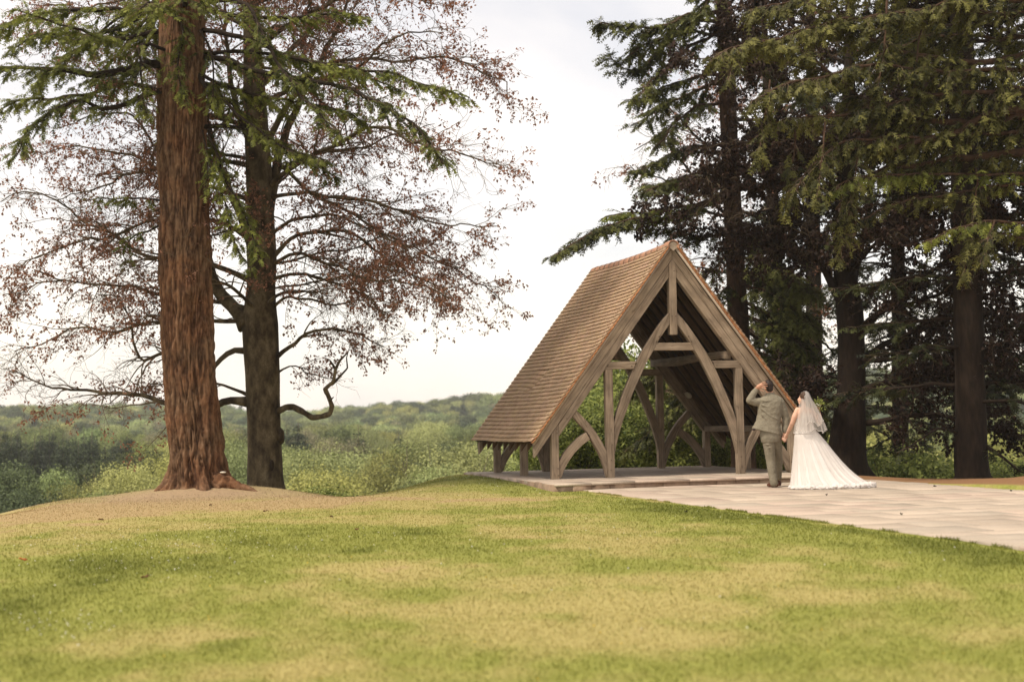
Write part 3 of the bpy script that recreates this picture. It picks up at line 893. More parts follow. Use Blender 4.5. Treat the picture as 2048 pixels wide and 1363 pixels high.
# ------------------------------------------------------------------ vegetation tools
def unit(v):
    return v/(np.linalg.norm(v, axis=-1, keepdims=True) + 1e-9)
def grow(S, D, Ln, m, wig, grav, rng=R):
    """k wandering twigs at once: starts S (k,3), directions D, lengths Ln -> (k,m,3)"""
    k = len(S)
    P = np.empty((k, m, 3)); P[:, 0] = S
    d = unit(np.asarray(D, float))
    st = (np.asarray(Ln)/(m-1))[:, None]
    for i in range(1, m):
        d = unit(d + rng.normal(0, wig, (k, 3)) + np.array([0, 0, grav]))
        P[:, i] = P[:, i-1] + d*st
    return P
def tubes(P, r0, r1, n=4):
    """many tubes at once, P (k,m,3)"""
    k, m, _ = P.shape
    if k == 0: return np.zeros((0, 3)), [np.zeros((0, 4), int)]
    T = unit(np.gradient(P, axis=1))
    ref = np.where(np.abs(T[:, :1, 2:3]) < 0.85, np.array([0, 0, 1.0]), np.array([1.0, 0, 0]))
    A = unit(np.cross(T, np.broadcast_to(ref, T.shape)))
    B = np.cross(T, A)
    th = np.arange(n)*2*math.pi/n
    rad = np.asarray(r0)[:, None] + (np.asarray(r1) - np.asarray(r0))[:, None]*np.linspace(0, 1, m)[None, :]
    V = P[:, :, None, :] + rad[:, :, None, None]*(np.cos(th)[None, None, :, None]*A[:, :, None, :] + np.sin(th)[None, None, :, None]*B[:, :, None, :])
    base = (np.arange(k)*m*n)[:, None, None]
    i = (np.arange(m-1)*n)[None, :, None]
    j = np.arange(n)[None, None, :]
    q = (j+1) % n
    Q = np.stack([base+i+j, base+i+q, base+i+n+q, base+i+n+j], -1).reshape(-1, 4)
    return V.reshape(-1, 3), [Q]
def pick(P, t):
    """points on polylines P (k,m,3) at fractions t (k,c) -> points and tangents (k,c,3)"""
    k, m, _ = P.shape
    x = t*(m-1)
    i = np.clip(np.floor(x).astype(int), 0, m-2)
    f = (x - i)[..., None]
    r = np.arange(k)[:, None]
    a, b = P[r, i], P[r, i+1]
    return a*(1-f) + b*f, unit(b - a)
def leaves(C, D, size, rng=R, ratio=0.55, flat=0.0):
    """one four-cornered leaf each at C pointing along D"""
    n = len(C)
    D = unit(D)
    side = unit(np.cross(D, unit(rng.normal(0, 1, (n, 3)) + np.array([0, 0, flat*3]))))
    s = (np.asarray(size)*rng.uniform(0.65, 1.3, n))[:, None]
    up = np.cross(side, D)*s*0.12
    V = np.stack([C, C + D*s*0.45 + side*s*ratio*0.5 + up, C + D*s, C + D*s*0.45 - side*s*ratio*0.5 + up], 1).reshape(-1, 3)
    return V, np.arange(4*n).reshape(-1, 4)
def leaves_n(C, Nn, size, rng=R, ratio=0.6, rnd=0.45):
    n = len(C)
    Nn = unit(unit(Nn) + rng.normal(0, rnd, (n, 3)))
    D = unit(np.cross(Nn, rng.normal(0, 1, (n, 3))))
    side = np.cross(Nn, D)
    s = (np.asarray(size)*rng.uniform(0.65, 1.3, n))[:, None]
    V = np.stack([C, C + D*s*0.45 + side*s*ratio*0.5, C + D*s - Nn*s*.15, C + D*s*0.45 - side*s*ratio*0.5], 1).reshape(-1, 3)
    return V, np.arange(4*n).reshape(-1, 4)
def frames(D, up, rng):
    X = unit(D)
    Y = unit(np.cross(up, X))
    Z = np.cross(X, Y)
    return np.stack([X, Y, Z], -1)
def frond_template(k=4, L=1.0, w=0.035, spread=0.8):
    """a flat needle spray along +X: axis and side shoots, each a narrow four-cornered blade"""
    V, Q = [], []
    def blade(a, b, w_):
        a, b = np.array(a, float), np.array(b, float)
        d = b - a; s = np.array([-d[1], d[0], 0]); s = s/(np.linalg.norm(s)+1e-9)*w_
        i = len(V)
        V.extend([a, a + d*0.4 + s, b, a + d*0.4 - s]); Q.append([i, i+1, i+2, i+3])
    blade([0, 0, 0], [L, 0, -0.04], w)
    for i in range(k):
        t = 0.12 + 0.68*i/max(1, k-1)
        l = 0.42*(1 - 0.45*t)
        for s in (-1, 1):
            z = 0.03*((i*7 + (s > 0)*3) % 5 - 2)/2
            blade([t*L, 0, 0], [t*L + l*0.75, s*l*spread, z - 0.05], w)
    return np.array(V), np.array(Q)
def place_fronds(tp, C, D, size, rng=R, roll=0.35):
    TV, TQ = tp
    n = len(C)
    up = unit(np.array([0, 0, 1.0]) + rng.normal(0, roll, (n, 3)))
    Fm = frames(D, up, rng)
    s = np.asarray(size)[:, None, None]
    V = C[:, None, :] + np.einsum('nij,kj->nki', Fm, TV)*s
    Q = (TQ[None] + (np.arange(n)*len(TV))[:, None, None]).reshape(-1, 4)
    return V.reshape(-1, 3), Q
def px_line(pts, Y0, Y1=None, bulge=0.0):
    """polyline given by picture places, running from distance Y0 to Y1 (a third number per point is its own distance offset)"""
    Y1 = Y0 if Y1 is None else Y1
    n = len(pts)
    out = []
    for i, p in enumerate(pts):
        t = i/(n-1)
        y = Y0 + (Y1-Y0)*t + bulge*math.sin(math.pi*t) + (p[2] if len(p) > 2 else 0)
        out.append(at(p[0], p[1], y))
    return np.array(out)

M['bark_beech'] = surf('beech_bark', [(0.36, (0.022, 0.015, 0.008)), (0.5, (0.066, 0.048, 0.026)), (0.66, (0.14, 0.11, 0.065))], scale=(3, 3, 1.6), nscale=1.5, detail=8, rough=0.9, bump=0.5, bdist=0.01, fine=(38, 0.22))
M['bark_dark'] = surf('dark_bark', [(0.3, (0.010, 0.0065, 0.004)), (0.7, (0.032, 0.020, 0.012))], scale=(9, 9, 2.2), nscale=1.5, detail=8, rough=0.95, bump=0.9, bdist=0.02)
M['bark_red'] = surf('cedar_bark', [(0.3, (0.026, 0.015, 0.009)), (0.7, (0.095, 0.052, 0.030))], scale=(9, 9, 3), nscale=1.5, detail=8, rough=0.95, bump=0.9, bdist=0.02)
M['twig'] = surf('twig_bark', [(0.3, (0.08, 0.058, 0.036)), (0.7, (0.17, 0.125, 0.08))], rough=0.95, bump=0)
M['leaf_copper'] = leafmat('copper_leaf', (0.12, 0.062, 0.04), (0.54, 0.30, 0.205), trans=0.52, tcol=(1.0, 0.78, 0.66))
M['leaf_purple'] = leafmat('purple_leaf', (0.010, 0.007, 0.005), (0.10, 0.056, 0.040), trans=0.25)
M['needle'] = leafmat('fir_needles', (0.018, 0.024, 0.006), (0.19, 0.20, 0.050), trans=0.22, objvar=0.05)
M['needle_light'] = leafmat('yellow_green_needles', (0.07, 0.09, 0.015), (0.33, 0.35, 0.07), trans=0.40, objvar=0.05)  # paler, yellow-green copy of the needles
M['needle_dark'] = leafmat('shaded_conifer_needles', (0.010, 0.014, 0.005), (0.095, 0.105, 0.032), trans=0.2, objvar=0.05)  # darker copy of the needles, with shade put into the colour
M['needle_left'] = leafmat('old_fir_needles', (0.035, 0.046, 0.010), (0.28, 0.30, 0.065), trans=0.36, objvar=0.05)
M['needle_olive'] = leafmat('hemlock_needles', (0.012, 0.015, 0.004), (0.20, 0.19, 0.048), trans=0.25, objvar=0.05)
M['leaf_bright'] = leafmat('shrub_leaf', (0.05, 0.08, 0.015), (0.42, 0.46, 0.12), trans=0.35, objvar=0.12)

def beech(name, label, base, trunk, tr, limbs, autos, bark, leafm, rng, l1=0.22, dens=1.0, lsize=0.06, tint=(0, 1), gnarl=0.05, clump=2.2, thr=0.42, cat='tree', bare=0.0, twig_mat=None, group=None):
    root = empty(name, base)
    tag(root, label, cat, group)
    T = chaikin(trunk, 2)
    T = resample(np.c_[T, np.interp(np.linspace(0, 1, len(T)), np.linspace(0, 1, len(tr)), tr)], 0.12)
    tP, tR = T[:, :3], T[:, 3]
    tR = tR*(1 + 0.10*(vnoise(np.c_[tP[:, 2]*1.3, tP[:, 0]*0, tP[:, 0]*0 + 3]) - 0.5))
    n = 40
    V, Fs = tube(tP, tR, n)
    c = tP.repeat(n, 0)
    d = V[:len(c)] - c
    nz = fbm(V[:len(c)]*np.array([3.2, 3.2, 1.1]), 4) - 0.5
    V[:len(c)] = c + d*(1 + 0.16*nz)[:, None]
    V[:len(c)] += d*(0.55*np.exp(-((c[:, 2] - base[2])/0.28)**2)*np.maximum(0, np.sin(np.arctan2(d[:, 1], d[:, 0])*3 + 1)))[:, None]
    obj('trunk', mesh('trunk', V - base, Fs, bark, True), root)
    L = list(limbs)
    for (z, az, ln, rise, r0) in autos:
        i = int(np.argmin(np.abs(tP[:, 2] - z)))
        s = tP[i]
        dv = np.array([math.cos(az), math.sin(az), rise])
        P = grow(s[None], dv[None], np.array([ln]), 9, 0.18, -0.07, rng)[0]
        L.append((P, r0, 0.008))
    S1, D1, Ln1, R1 = [], [], [], []
    for P, r0, r1 in L:
        P = chaikin(np.asarray(P, float), 1)
        P = resample(P, 0.16)
        m = len(P)
        g = gnarl*np.linspace(0.2, 1.3, m)[:, None]
        off = np.stack([fbm(P*1.9 + 31*k + r0*100, 3) - 0.5 for k in range(3)], -1)
        off -= off[0]
        P = P + off*g*3.2
        t = np.linspace(0, 1, m)
        rad = r0 + (r1 - r0)*t**0.8
        rad = rad*(1 + 0.15*(vnoise(P*6) - 0.5))
        rad[:2] *= np.array([1.35, 1.12])
        V, Fs = tube(P, rad, 9 if r0 > 0.03 else 6)
        obj('branch', mesh('branch', V - base, Fs, bark, True), root)
        length = m*0.16
        k = max(3, int(length/l1))
        ts = np.sort(rng.uniform(0.18, 1.0, k))
        q, tg = pick(P[None], ts[None])
        q, tg = q[0], tg[0]
        lat = unit(np.cross(tg, np.array([0, 0, 1.0])) + rng.normal(0, 0.25, (k, 3)))*rng.choice([-1, 1], (k, 1))
        S1.append(q); D1.append(unit(tg*0.75 + lat*0.8 + np.array([0, 0, 0.10])))
        Ln1.append((0.30 + 0.28*length*(1 - 0.65*ts))*rng.uniform(0.6, 1.25, k)); R1.append(np.interp(ts, t, rad)*0.55)
    S1, D1, Ln1, R1 = map(np.concatenate, (S1, D1, Ln1, R1))
    Ln1 = np.minimum(Ln1, 1.9)
    R1 = np.clip(R1, 0.004, 0.02)
    P1 = grow(S1, D1, Ln1, 9, 0.20, -0.035, rng)
    k1 = len(P1)
    c2 = 7
    t2 = rng.uniform(0.2, 1.0, (k1, c2)); t2[:, 0] = 1.0
    q, tg = pick(P1, t2)
    q, tg = q.reshape(-1, 3), tg.reshape(-1, 3)
    lat = unit(np.cross(tg, np.array([0, 0, 1.0])) + rng.normal(0, 0.45, tg.shape))*rng.choice([-1, 1], (len(tg), 1))
    P2 = grow(q, tg*0.8 + lat*0.75, (0.22 + 0.24*Ln1).repeat(c2)*rng.uniform(0.5, 1.2, k1*c2), 5, 0.22, -0.06, rng)
    c3 = 3
    t3 = rng.uniform(0.25, 1.0, (len(P2), c3)); t3[:, 0] = 1.0
    q, tg = pick(P2, t3)
    q, tg = q.reshape(-1, 3), tg.reshape(-1, 3)
    P3 = grow(q, tg + rng.normal(0, 0.55, tg.shape), rng.uniform(0.09, 0.24, len(q)), 3, 0.2, -0.08, rng)
    parts = [tubes(P1, R1, np.full(k1, 0.003), 4), tubes(P2, np.full(len(P2), 0.0040), np.full(len(P2), 0.002), 3), tubes(P3[::2], np.full(len(P3[::2]), 0.0026), np.full(len(P3[::2]), 0.0012), 3)]
    V, Fs = join(parts)
    o = obj('twigs', mesh('twigs', V - base, Fs, twig_mat or M['twig']), root)
    o['kind'] = 'stuff'
    # leaves in drifts: noise decides which twigs carry them
    cl = fbm(P3[:, 0]/clump*np.array([1, 1, 1.8]) + 7.7, 3)
    keep = cl + rng.normal(0, 0.04, len(cl)) > thr
    P3 = P3[keep]
    nl = int(round(4*dens))
    t4 = rng.uniform(0.0, 1.0, (len(P3), nl))
    q, tg = pick(P3, t4)
    q, tg = q.reshape(-1, 3), tg.reshape(-1, 3)
    D = tg*0.5 + rng.normal(0, 0.8, tg.shape) + np.array([0, 0, -0.25])
    q = q + rng.normal(0, 0.02, q.shape)
    V, Q = leaves(q, D, np.full(len(q), lsize), rng, ratio=0.62, flat=0.6)
    tn = np.clip(tint[0] + (tint[1]-tint[0])*rng.beta(1.6, 2.6, len(q)) + 0.25*(fbm(q*1.4, 2) - 0.5), 0, 1)
    o = obj('crown', mesh('crown', V - base, [Q], leafm, False, {'tint': np.repeat(tn, 4)}), root)
    return root

FROND = frond_template(4, 1.0, 0.055, 0.8)
FROND_S = frond_template(3, 1.0, 0.07, 0.75)
def conifer(name, label, base, trunk, tr, boughs, bark, needles, rng, tp=FROND, fs=0.20, step=0.13, fstep=0.10, trunk_geo=True, cat='tree', droop=-0.10, lat_len=1.0, tint=(0, 1), group=None, nsides=28, ridge=0.10, trunk_obj=None):
    """boughs: (polyline, r0, lateral length, needle material index or None)"""
    root = empty(name, base)
    tag(root, label, cat, group)
    if trunk_obj: trunk_obj(root)
    elif trunk_geo:
        T = chaikin(trunk, 1)
        T = resample(np.c_[T, np.interp(np.linspace(0, 1, len(T)), np.linspace(0, 1, len(tr)), tr)], 0.12)
        V, Fs = tube(T[:, :3], T[:, 3], nsides)
        c = T[:, :3].repeat(nsides, 0)
        d = V[:len(c)] - c
        V[:len(c)] = c + d*(1 + ridge*2*(fbm(V[:len(c)]*np.array([8, 8, 1.2]), 3) - 0.5) + 0.5*np.exp(-((c[:, 2]-base[2])/0.3)**2))[:, None]
        obj('trunk', mesh('trunk', V - base, Fs, bark, True), root)
    mats = needles if isinstance(needles, (list, tuple)) else [needles]
    acc = [[] for _ in mats]; acct = [[] for _ in mats]
    tw = []
    for b in boughs:
        P, r0, ll = b[0], b[1], b[2]
        mi = b[3] if len(b) > 3 else 0
        dens = b[4] if len(b) > 4 else 1.0
        P = resample(chaikin(np.asarray(P, float), 2), 0.15)
        m = len(P)
        off = np.stack([fbm(P*1.6 + 13*k + r0*50, 3) - 0.5 for k in range(3)], -1); off -= off[0]
        P = P + off*0.22
        t = np.linspace(0, 1, m)
        V, Fs = tube(P, r0*(1 - 0.9*t) + 0.006, 8)
        obj('branch', mesh('branch', V - base, Fs, bark, True), root)
        length = m*0.15
        k = max(4, int(length/step*2*dens))
        ts = np.clip(rng.beta(1.5, 1.0, k)*0.88 + 0.12, 0, 1)
        q, tg = pick(P[None], ts[None]); q, tg = q[0], tg[0]
        lat = unit(np.cross(tg, np.array([0, 0, 1.0])) + rng.normal(0, 0.22, (k, 3)))*rng.choice([-1, 1], (k, 1))
        L1 = ll*lat_len*(0.25 + 0.75*np.sqrt(np.clip(1.02 - ts, 0, 1)))*rng.uniform(0.5, 1.15, k)
        P1 = grow(q, tg*0.7 + lat*0.85, L1, 6, 0.13, droop, rng)
        tw.append(tubes(P1, np.full(k, 0.008), np.full(k, 0.002), 3))
        nf = np.maximum(2, (L1/fstep*1.5).astype(int))
        idx = np.repeat(np.arange(k), nf)
        tt = rng.uniform(0.08, 1.0, len(idx))
        q2, tg2 = pick(P1[idx], tt[:, None]); q2, tg2 = q2[:, 0], tg2[:, 0]
        # the bough's own axis carries needles too
        s = rng.choice([-1, 1], (len(idx), 1))
        lat2 = unit(np.cross(tg2, np.array([0, 0, 1.0])))*s
        D2 = tg2*0.8 + lat2*rng.uniform(0.1, 0.8, (len(idx), 1)) + np.array([0, 0, 1.0])*rng.normal(droop*2.2, 0.22, (len(idx), 1))
        sz = fs*rng.uniform(0.6, 1.25, len(idx))
        V, Q = place_fronds(tp, q2, D2, sz, rng)
        tn = np.clip(tint[0] + (tint[1]-tint[0])*(rng.beta(1.5, 2.2, len(idx)) + 0.35*(tt - 0.5) + 0.9*(fbm(q2*1.3 + 3, 2) - 0.5)), 0, 1)
        acc[mi].append((V, Q)); acct[mi].append(np.repeat(tn, len(tp[0])))
    V, Fs = join(tw)
    o = obj('twigs', mesh('twigs', V - base, Fs, M['twig']), root); o['kind'] = 'stuff'
    for a, at_, m_ in zip(acc, acct, mats):
        if not a: continue
        V, Fs = join(a)
        obj('crown', mesh('crown', V - base, Fs, m_, False, {'tint': np.concatenate(at_)}), root)
    return root
def auto_boughs(trunk, zs, rng, ln=(2.0, 4.0), rise=0.1, az=(0, 2*math.pi), r=0.035, ll=0.9, mi=0, grav=-0.06, dens=1.0):
    T = resample(chaikin(trunk, 1), 0.1)
    out = []
    for z in zs:
        s = T[int(np.argmin(np.abs(T[:, 2] - z)))]
        a = rng.uniform(*az)
        l = rng.uniform(*ln)
        P = grow(s[None], np.array([[math.cos(a), math.sin(a), rise + rng.normal(0, .08)]]), np.array([l]), 8, 0.10, grav, rng)[0]
        out.append((P, r*rng.uniform(.7, 1.2), ll, mi, dens))
    return out

# ------------------------------------------------------------------ left: the old fir with furrowed red bark
rng = np.random.default_rng(11)
YF = 28.5
fb = np.array([-6.02, YF, float(ground_z(-6.02, YF)) - 0.02])
def fir_bark():
    m, t, out = newmat('furrowed_bark')
    N, L = t.nodes, t.links
    p = N.new('ShaderNodeBsdfPrincipled'); p.inputs['Roughness'].default_value = 0.92; p.inputs['Specular IOR Level'].default_value = 0.15
    a = N.new('ShaderNodeAttribute'); a.attribute_name = 'ridge'
    tc = N.new('ShaderNodeTexCoord')
    mp = N.new('ShaderNodeMapping'); mp.inputs['Scale'].default_value = (15, 15, 10)
    n = N.new('ShaderNodeTexNoise'); n.inputs['Scale'].default_value = 1.0; n.inputs['Detail'].default_value = 8; n.inputs['Distortion'].default_value = 0.5
    L.new(tc.outputs['Object'], mp.inputs[0]); L.new(mp.outputs[0], n.inputs['Vector'])
    n2_ = N.new('ShaderNodeTexNoise'); n2_.inputs['Scale'].default_value = 1.7; n2_.inputs['Detail'].default_value = 4
    L.new(tc.outputs['Object'], n2_.inputs['Vector'])
    r1 = ramp(t, [(0.28, (0.095, 0.055, 0.033)), (0.5, (0.145, 0.090, 0.056)), (0.75, (0.205, 0.140, 0.095))])
    L.new(n.outputs['Fac'], r1.inputs[0])
    r2 = ramp(t, [(0.42, (1.0, 0.92, 0.82)), (0.6, (1.16, 0.90, 0.72))])
    L.new(n2_.outputs['Fac'], r2.inputs[0])
    mu = N.new('ShaderNodeMix'); mu.data_type = 'RGBA'; mu.blend_type = 'MULTIPLY'; mu.inputs[0].default_value = 1
    L.new(r1.outputs[0], mu.inputs[6]); L.new(r2.outputs[0], mu.inputs[7])
    r3 = ramp(t, [(0.0, (0.30, 0.27, 0.26)), (0.5, (0.85, 0.84, 0.83)), (0.85, (1.2, 1.22, 1.22))])
    L.new(a.outputs['Fac'], r3.inputs[0])
    mv = N.new('ShaderNodeMix'); mv.data_type = 'RGBA'; mv.blend_type = 'MULTIPLY'; mv.inputs[0].default_value = 1
    L.new(mu.outputs[2], mv.inputs[6]); L.new(r3.outputs[0], mv.inputs[7])
    L.new(mv.outputs[2], p.inputs['Base Color'])
    b = N.new('ShaderNodeBump'); b.inputs['Strength'].default_value = 0.8; b.inputs['Distance'].default_value = 0.02
    L.new(n.outputs['Fac'], b.inputs['Height']); L.new(b.outputs[0], p.inputs['Normal'])
    L.new(p.outputs[0], out.inputs[0])
    return m
M['bark_fir'] = fir_bark()
# centre line and half width read off at heights (picture y): left edge, right edge
prof = [(-500, 324, 402), (-250, 322, 404), (0, 319, 408), (150, 317, 412), (300, 316, 415), (420, 320, 420), (520, 318, 422), (600, 321, 424), (700, 325, 428), (780, 328, 433), (850, 332, 441), (900, 335, 447), (940, 331, 456), (965, 322, 470), (985, 308, 492), (1000, 300, 500)]
fir_c = []
for y, xl, xr in prof:
    a, b = at(xl, y, YF), at(xr, y, YF)
    fir_c.append([*(a+b)/2, np.linalg.norm(b-a)/2])
fir_c = np.array(fir_c)[::-1]
fir_c = np.vstack([fir_c[0] - np.array([0, 0, 0.25, 0]), fir_c])
def fir_trunk(root):
    z = np.concatenate([np.arange(fir_c[0, 2], fir_c[0, 2] + 2.2, 0.016), np.arange(fir_c[0, 2] + 2.2, fir_c[-1, 2], 0.03)])
    C = np.stack([np.interp(z, fir_c[:, 2], fir_c[:, k]) for k in (0, 1, 3)], -1)
    n = 220
    th = np.arange(n)*2*math.pi/n
    TT, ZZ = np.meshgrid(th, z)
    rad = C[:, 2][:, None]*np.ones((1, n))
    hh = ZZ - fb[2]
    # roots: lobes that widen near the ground
    lob = np.maximum(0, np.cos(TT*5 + 0.6 + 0.8*np.sin(TT)))
    flare = np.exp(-np.maximum(hh, 0)/0.28)
    rad = rad*(1 + 0.04*np.sin(TT*3 + ZZ*0.7) + 0.03*np.sin(TT*5 - ZZ*1.1))
    side = np.abs(np.cos(TT))
    rad = rad - C[:, 2][:, None]*0.18*flare*(1-side) + 0.20*flare*(lob - 0.5)
    # furrows: warped stretched cells
    S = np.stack([np.cos(TT)*5.2 + 50, np.sin(TT)*5.2 + 50, ZZ*1.05 + 50], -1)
    Wp = fbm(S*1.0 + 9, 3)
    fz = fbm(np.stack([np.cos(TT)*7.5 + 50 + 3.0*Wp, np.sin(TT)*7.5 + 50 + 3*Wp, ZZ*2.3 + 50 + 2.5*Wp], -1), 4)
    fu = 1 - np.abs(fz - 0.5)*2*2.2
    fu = np.clip(fu, 0, 1)**1.6            # 1 in the furrow
    plate = fbm(np.stack([np.cos(TT)*9 + 80, np.sin(TT)*9 + 80, ZZ*7 + 50], -1), 4)
    lump = fbm(np.stack([np.cos(TT)*3 + 20, np.sin(TT)*3 + 20, ZZ*2.3 + 50], -1), 3) - 0.5
    amp = 0.042 + 0.034*np.exp(-hh/1.2)
    dr = -amp*fu + 0.030*(plate - 0.5) + (0.05 + 0.13*np.exp(-np.maximum(hh, 0)/0.6))*lump
    # burls
    for px, py, s, a_ in [(378, 580, 0.17, 0.11), (362, 357, 0.12, 0.05), (415, 480, 0.10, 0.05), (330, 480, 0.10, 0.045), (322, 300, 0.12, 0.07), (345, 700, 0.1, 0.03)]:
        w = at(px, py, YF - 0.45)
        X = C[:, 0][:, None] + rad*np.cos(TT); Yy = C[:, 1][:, None] + rad*np.sin(TT)
        d2 = (X - w[0])**2 + (ZZ - w[2])**2 + 0.4*(np.maximum(0, Yy - YF + 0.1))**2*9
        dr = dr + a_*np.exp(-d2/(s*s))*(0.7 + 0.8*(fbm(S*3, 3) - 0.3))
    w = at(386, 640, YF - .45)
    d2 = ((C[:, 0][:, None] + rad*np.cos(TT) - w[0])/0.04)**2 + ((ZZ - w[2])/0.22)**2
    dr = dr - 0.09*np.exp(-d2)*(np.sin(TT) < 0)
    rr = rad + dr
    V = np.stack([C[:, 0][:, None] + rr*np.cos(TT), C[:, 1][:, None] + rr*np.sin(TT), ZZ], -1).reshape(-1, 3)
    m = len(z)
    i = np.arange(m-1)[:, None]*n; j = np.arange(n)[None, :]; k = (j+1) % n
    Q = np.stack([i+j, i+k, i+n+k, i+n+j], -1).reshape(-1, 4)
    rg = np.clip(0.75 - 0.75*fu + 0.5*(plate - 0.5), 0, 1).ravel()
    obj('trunk', mesh('trunk', V - fb, [Q], M['bark_fir'], True, {'ridge': rg}), root)
    # surface roots
    for pts, r0 in [([(430, 955), (462, 965), (485, 975), (505, 984), (515, 988)], 0.13), ([(345, 975), (325, 988), (308, 998)], 0.12), ([(385, 980), (372, 996), (350, 1004)], 0.09), ([(415, 975), (432, 990), (440, 998)], 0.10), ([(450, 972), (470, 985), (478, 992)], 0.09)]:
        P = []
        for i_, (px, py) in enumerate(pts):
            g = at(px, py, YF - 0.30 - 0.1*i_)
            g[2] = float(ground_z(g[0], g[1])) + r0*0.9*(1 - i_/(len(pts)-0.4))**1.3 - 0.02
            P.append(g)
        P = resample(chaikin(np.array(P), 2), 0.035)
        t = np.linspace(0, 1, len(P))
        V, Fs = tube(P, r0*(1-t)**0.7 + 0.012, 18)
        c = P.repeat(18, 0); d = V[:len(c)] - c
        V[:len(c)] = c + d*(1 + 1.2*(fbm(V[:len(c)]*14, 4) - 0.5))[:, None]
        obj('root', mesh('root', V - fb, Fs, M['bark_fir'], True, {'ridge': np.clip(fbm(V*9, 3)*1.3 - .1, 0, 1)}), root)
L_ = px_line
fb_boughs = [
    (L_([(340, 128), (290, 135), (230, 152), (150, 152), (60, 140), (-60, 138)], YF, YF-1.6), 0.085, 1.0, 0, 1.3),
    (L_([(330, 180), (270, 195), (200, 215), (160, 190), (100, 225), (60, 262), (40, 300)], YF-.2, YF-2.0), 0.05, 0.75, 0, 1.2),
    (L_([(330, -20), (300, 10), (240, 50), (190, 72), (110, 60), (20, 90)], YF, YF+1.2), 0.055, 0.8, 0, 1.0),
    (L_([(330, 60), (250, 90), (190, 75), (120, 45), (30, 15)], YF, YF-2.2), 0.045, 0.8, 1, 0.9),
    (L_([(330, 30), (240, 20), (130, 10), (20, 40), (-80, 90)], YF, YF-1.0), 0.05, 0.9, 1, 1.0),
    (L_([(335, 190), (300, 175), (250, 165), (180, 185), (100, 190), (20, 210), (-40, 240)], YF, YF+.6), 0.04, 0.7, 0, 1.0),
    (L_([(395, 60), (440, 62), (520, 90), (600, 122), (680, 140), (780, 150), (860, 172), (930, 205)], YF, YF-1.8), 0.045, 0.7, 1, 1.0),
    (L_([(395, 110), (470, 132), (550, 150), (640, 165), (720, 190), (800, 232), (860, 280), (880, 330)], YF, YF-2.4), 0.05, 0.75, 0, 1.1),
    (L_([(395, 20), (460, 30), (560, 45), (660, 30), (740, 40)], YF, YF-1.0), 0.045, 0.7, 1, 0.9),
    (L_([(395, 100), (470, 105), (560, 110), (650, 130), (740, 150), (800, 185)], YF, YF-.5), 0.04, 0.6, 1, 1.0),
    (L_([(390, 140), (440, 190), (500, 245), (590, 300), (650, 320)], YF-.2, YF-1.6), 0.035, 0.6, 0, 0.9),
    (L_([(415, 270), (432, 300), (440, 350), (470, 410), (495, 460), (512, 520)], YF-.3, YF-1.3), 0.022, 0.42, 1, 1.6),
    (L_([(418, 330), (440, 380), (450, 440), (470, 500), (500, 545)], YF-.3, YF-.9), 0.018, 0.36, 1, 1.4),
    (L_([(350, 20), (365, 60), (345, 120), (355, 170), (370, 210)], YF-.62, YF-1.0), 0.02, 0.42, 0, 1.4),
    (L_([(400, 60), (425, 110), (420, 170), (412, 215)], YF-.5, YF-.9), 0.02, 0.4, 0, 1.2),
    (L_([(405, 260), (412, 300), (408, 350), (404, 395)], YF-.55, YF-.7), 0.012, 0.18, 0, 1.2),
    (L_([(335, 405), (290, 400), (230, 395), (180, 400)], YF+.2, YF+1.6), 0.02, 0.5, 1, 0.55),
    (L_([(335, 440), (280, 460), (240, 500), (250, 530)], YF+.2, YF+1.0), 0.02, 0.5, 1, 0.5),
    (L_([(400, 10), (470, -10), (520, 60), (560, 150), (640, 230), (680, 270)], YF-.2, YF-2.8), 0.04, 0.55, 0, 1.1),
    (L_([(330, 100), (280, 80), (270, 120), (285, 180), (290, 230)], YF-.3, YF-1.2), 0.03, 0.5, 0, 1.2),
    (L_([(405, 150), (520, 190), (600, 200), (690, 215), (740, 250)], YF-.2, YF-1.2), 0.03, 0.5, 1, 1.0),
]
fb_boughs += auto_boughs(fir_c[:, :3], rng.uniform(8.6, 14.5, 10), rng, (2.5, 4.2), 0.02, r=0.05, ll=0.9)
fb_boughs += auto_boughs(fir_c[:, :3], rng.uniform(6.2, 8.4, 5), rng, (2.0, 3.4), 0.0, az=(0.3, 2.8), r=0.04, ll=0.7)
conifer('fir_tree', 'huge old fir at the left with furrowed reddish trunk and flared roots', fb, None, None, fb_boughs, M['bark_dark'], [M['needle_left'], M['needle_light']], rng, tp=FROND_S, fs=0.135, step=0.10, fstep=0.055, trunk_obj=fir_trunk, droop=-0.10)
# dropped needles, bark flakes and cones round the foot of the fir
def scatter_litter():
    n = 5200
    a = R.uniform(0, 2*math.pi, n); q = np.sqrt(R.random(n))
    x = -5.6 + 3.6*q*np.cos(a) + R.normal(0, .2, n); y = 27.5 + 2.0*q*np.sin(a)
    z = ground_z(x, y) + .006
    C = np.stack([x, y, z], -1)
    D = np.stack([R.normal(0, 1, n), R.normal(0, 1, n), R.normal(0, .12, n)], -1)
    V, Q = leaves(C, D, R.uniform(.015, .05, n), R, ratio=.22, flat=2)
    tag(obj('needle_litter', mesh('needle_litter', V, [Q], leafmat('litter', (.09, .05, .03), (.40, .28, .17), trans=0), False, {'tint': np.repeat(R.beta(1.3, 1.6, n), 4)})), 'dropped brown needles and bark flakes on the bare soil round the fir', 'litter', None, 'stuff')
scatter_litter()
# a little shelf of white fungus on the root
V, Q = spheroid(.06, .05, .018, 10, 7)
o = obj('bracket_fungus', mesh('bracket_fungus', V, [Q], surf('fungus', [(0.3, (.5, .45, .36)), (.7, (.62, .57, .47))], bump=0), True), None, loc=at(446, 944, YF - .50))
tag(o, 'small pale bracket fungus on the right root of the big fir', 'fungus')

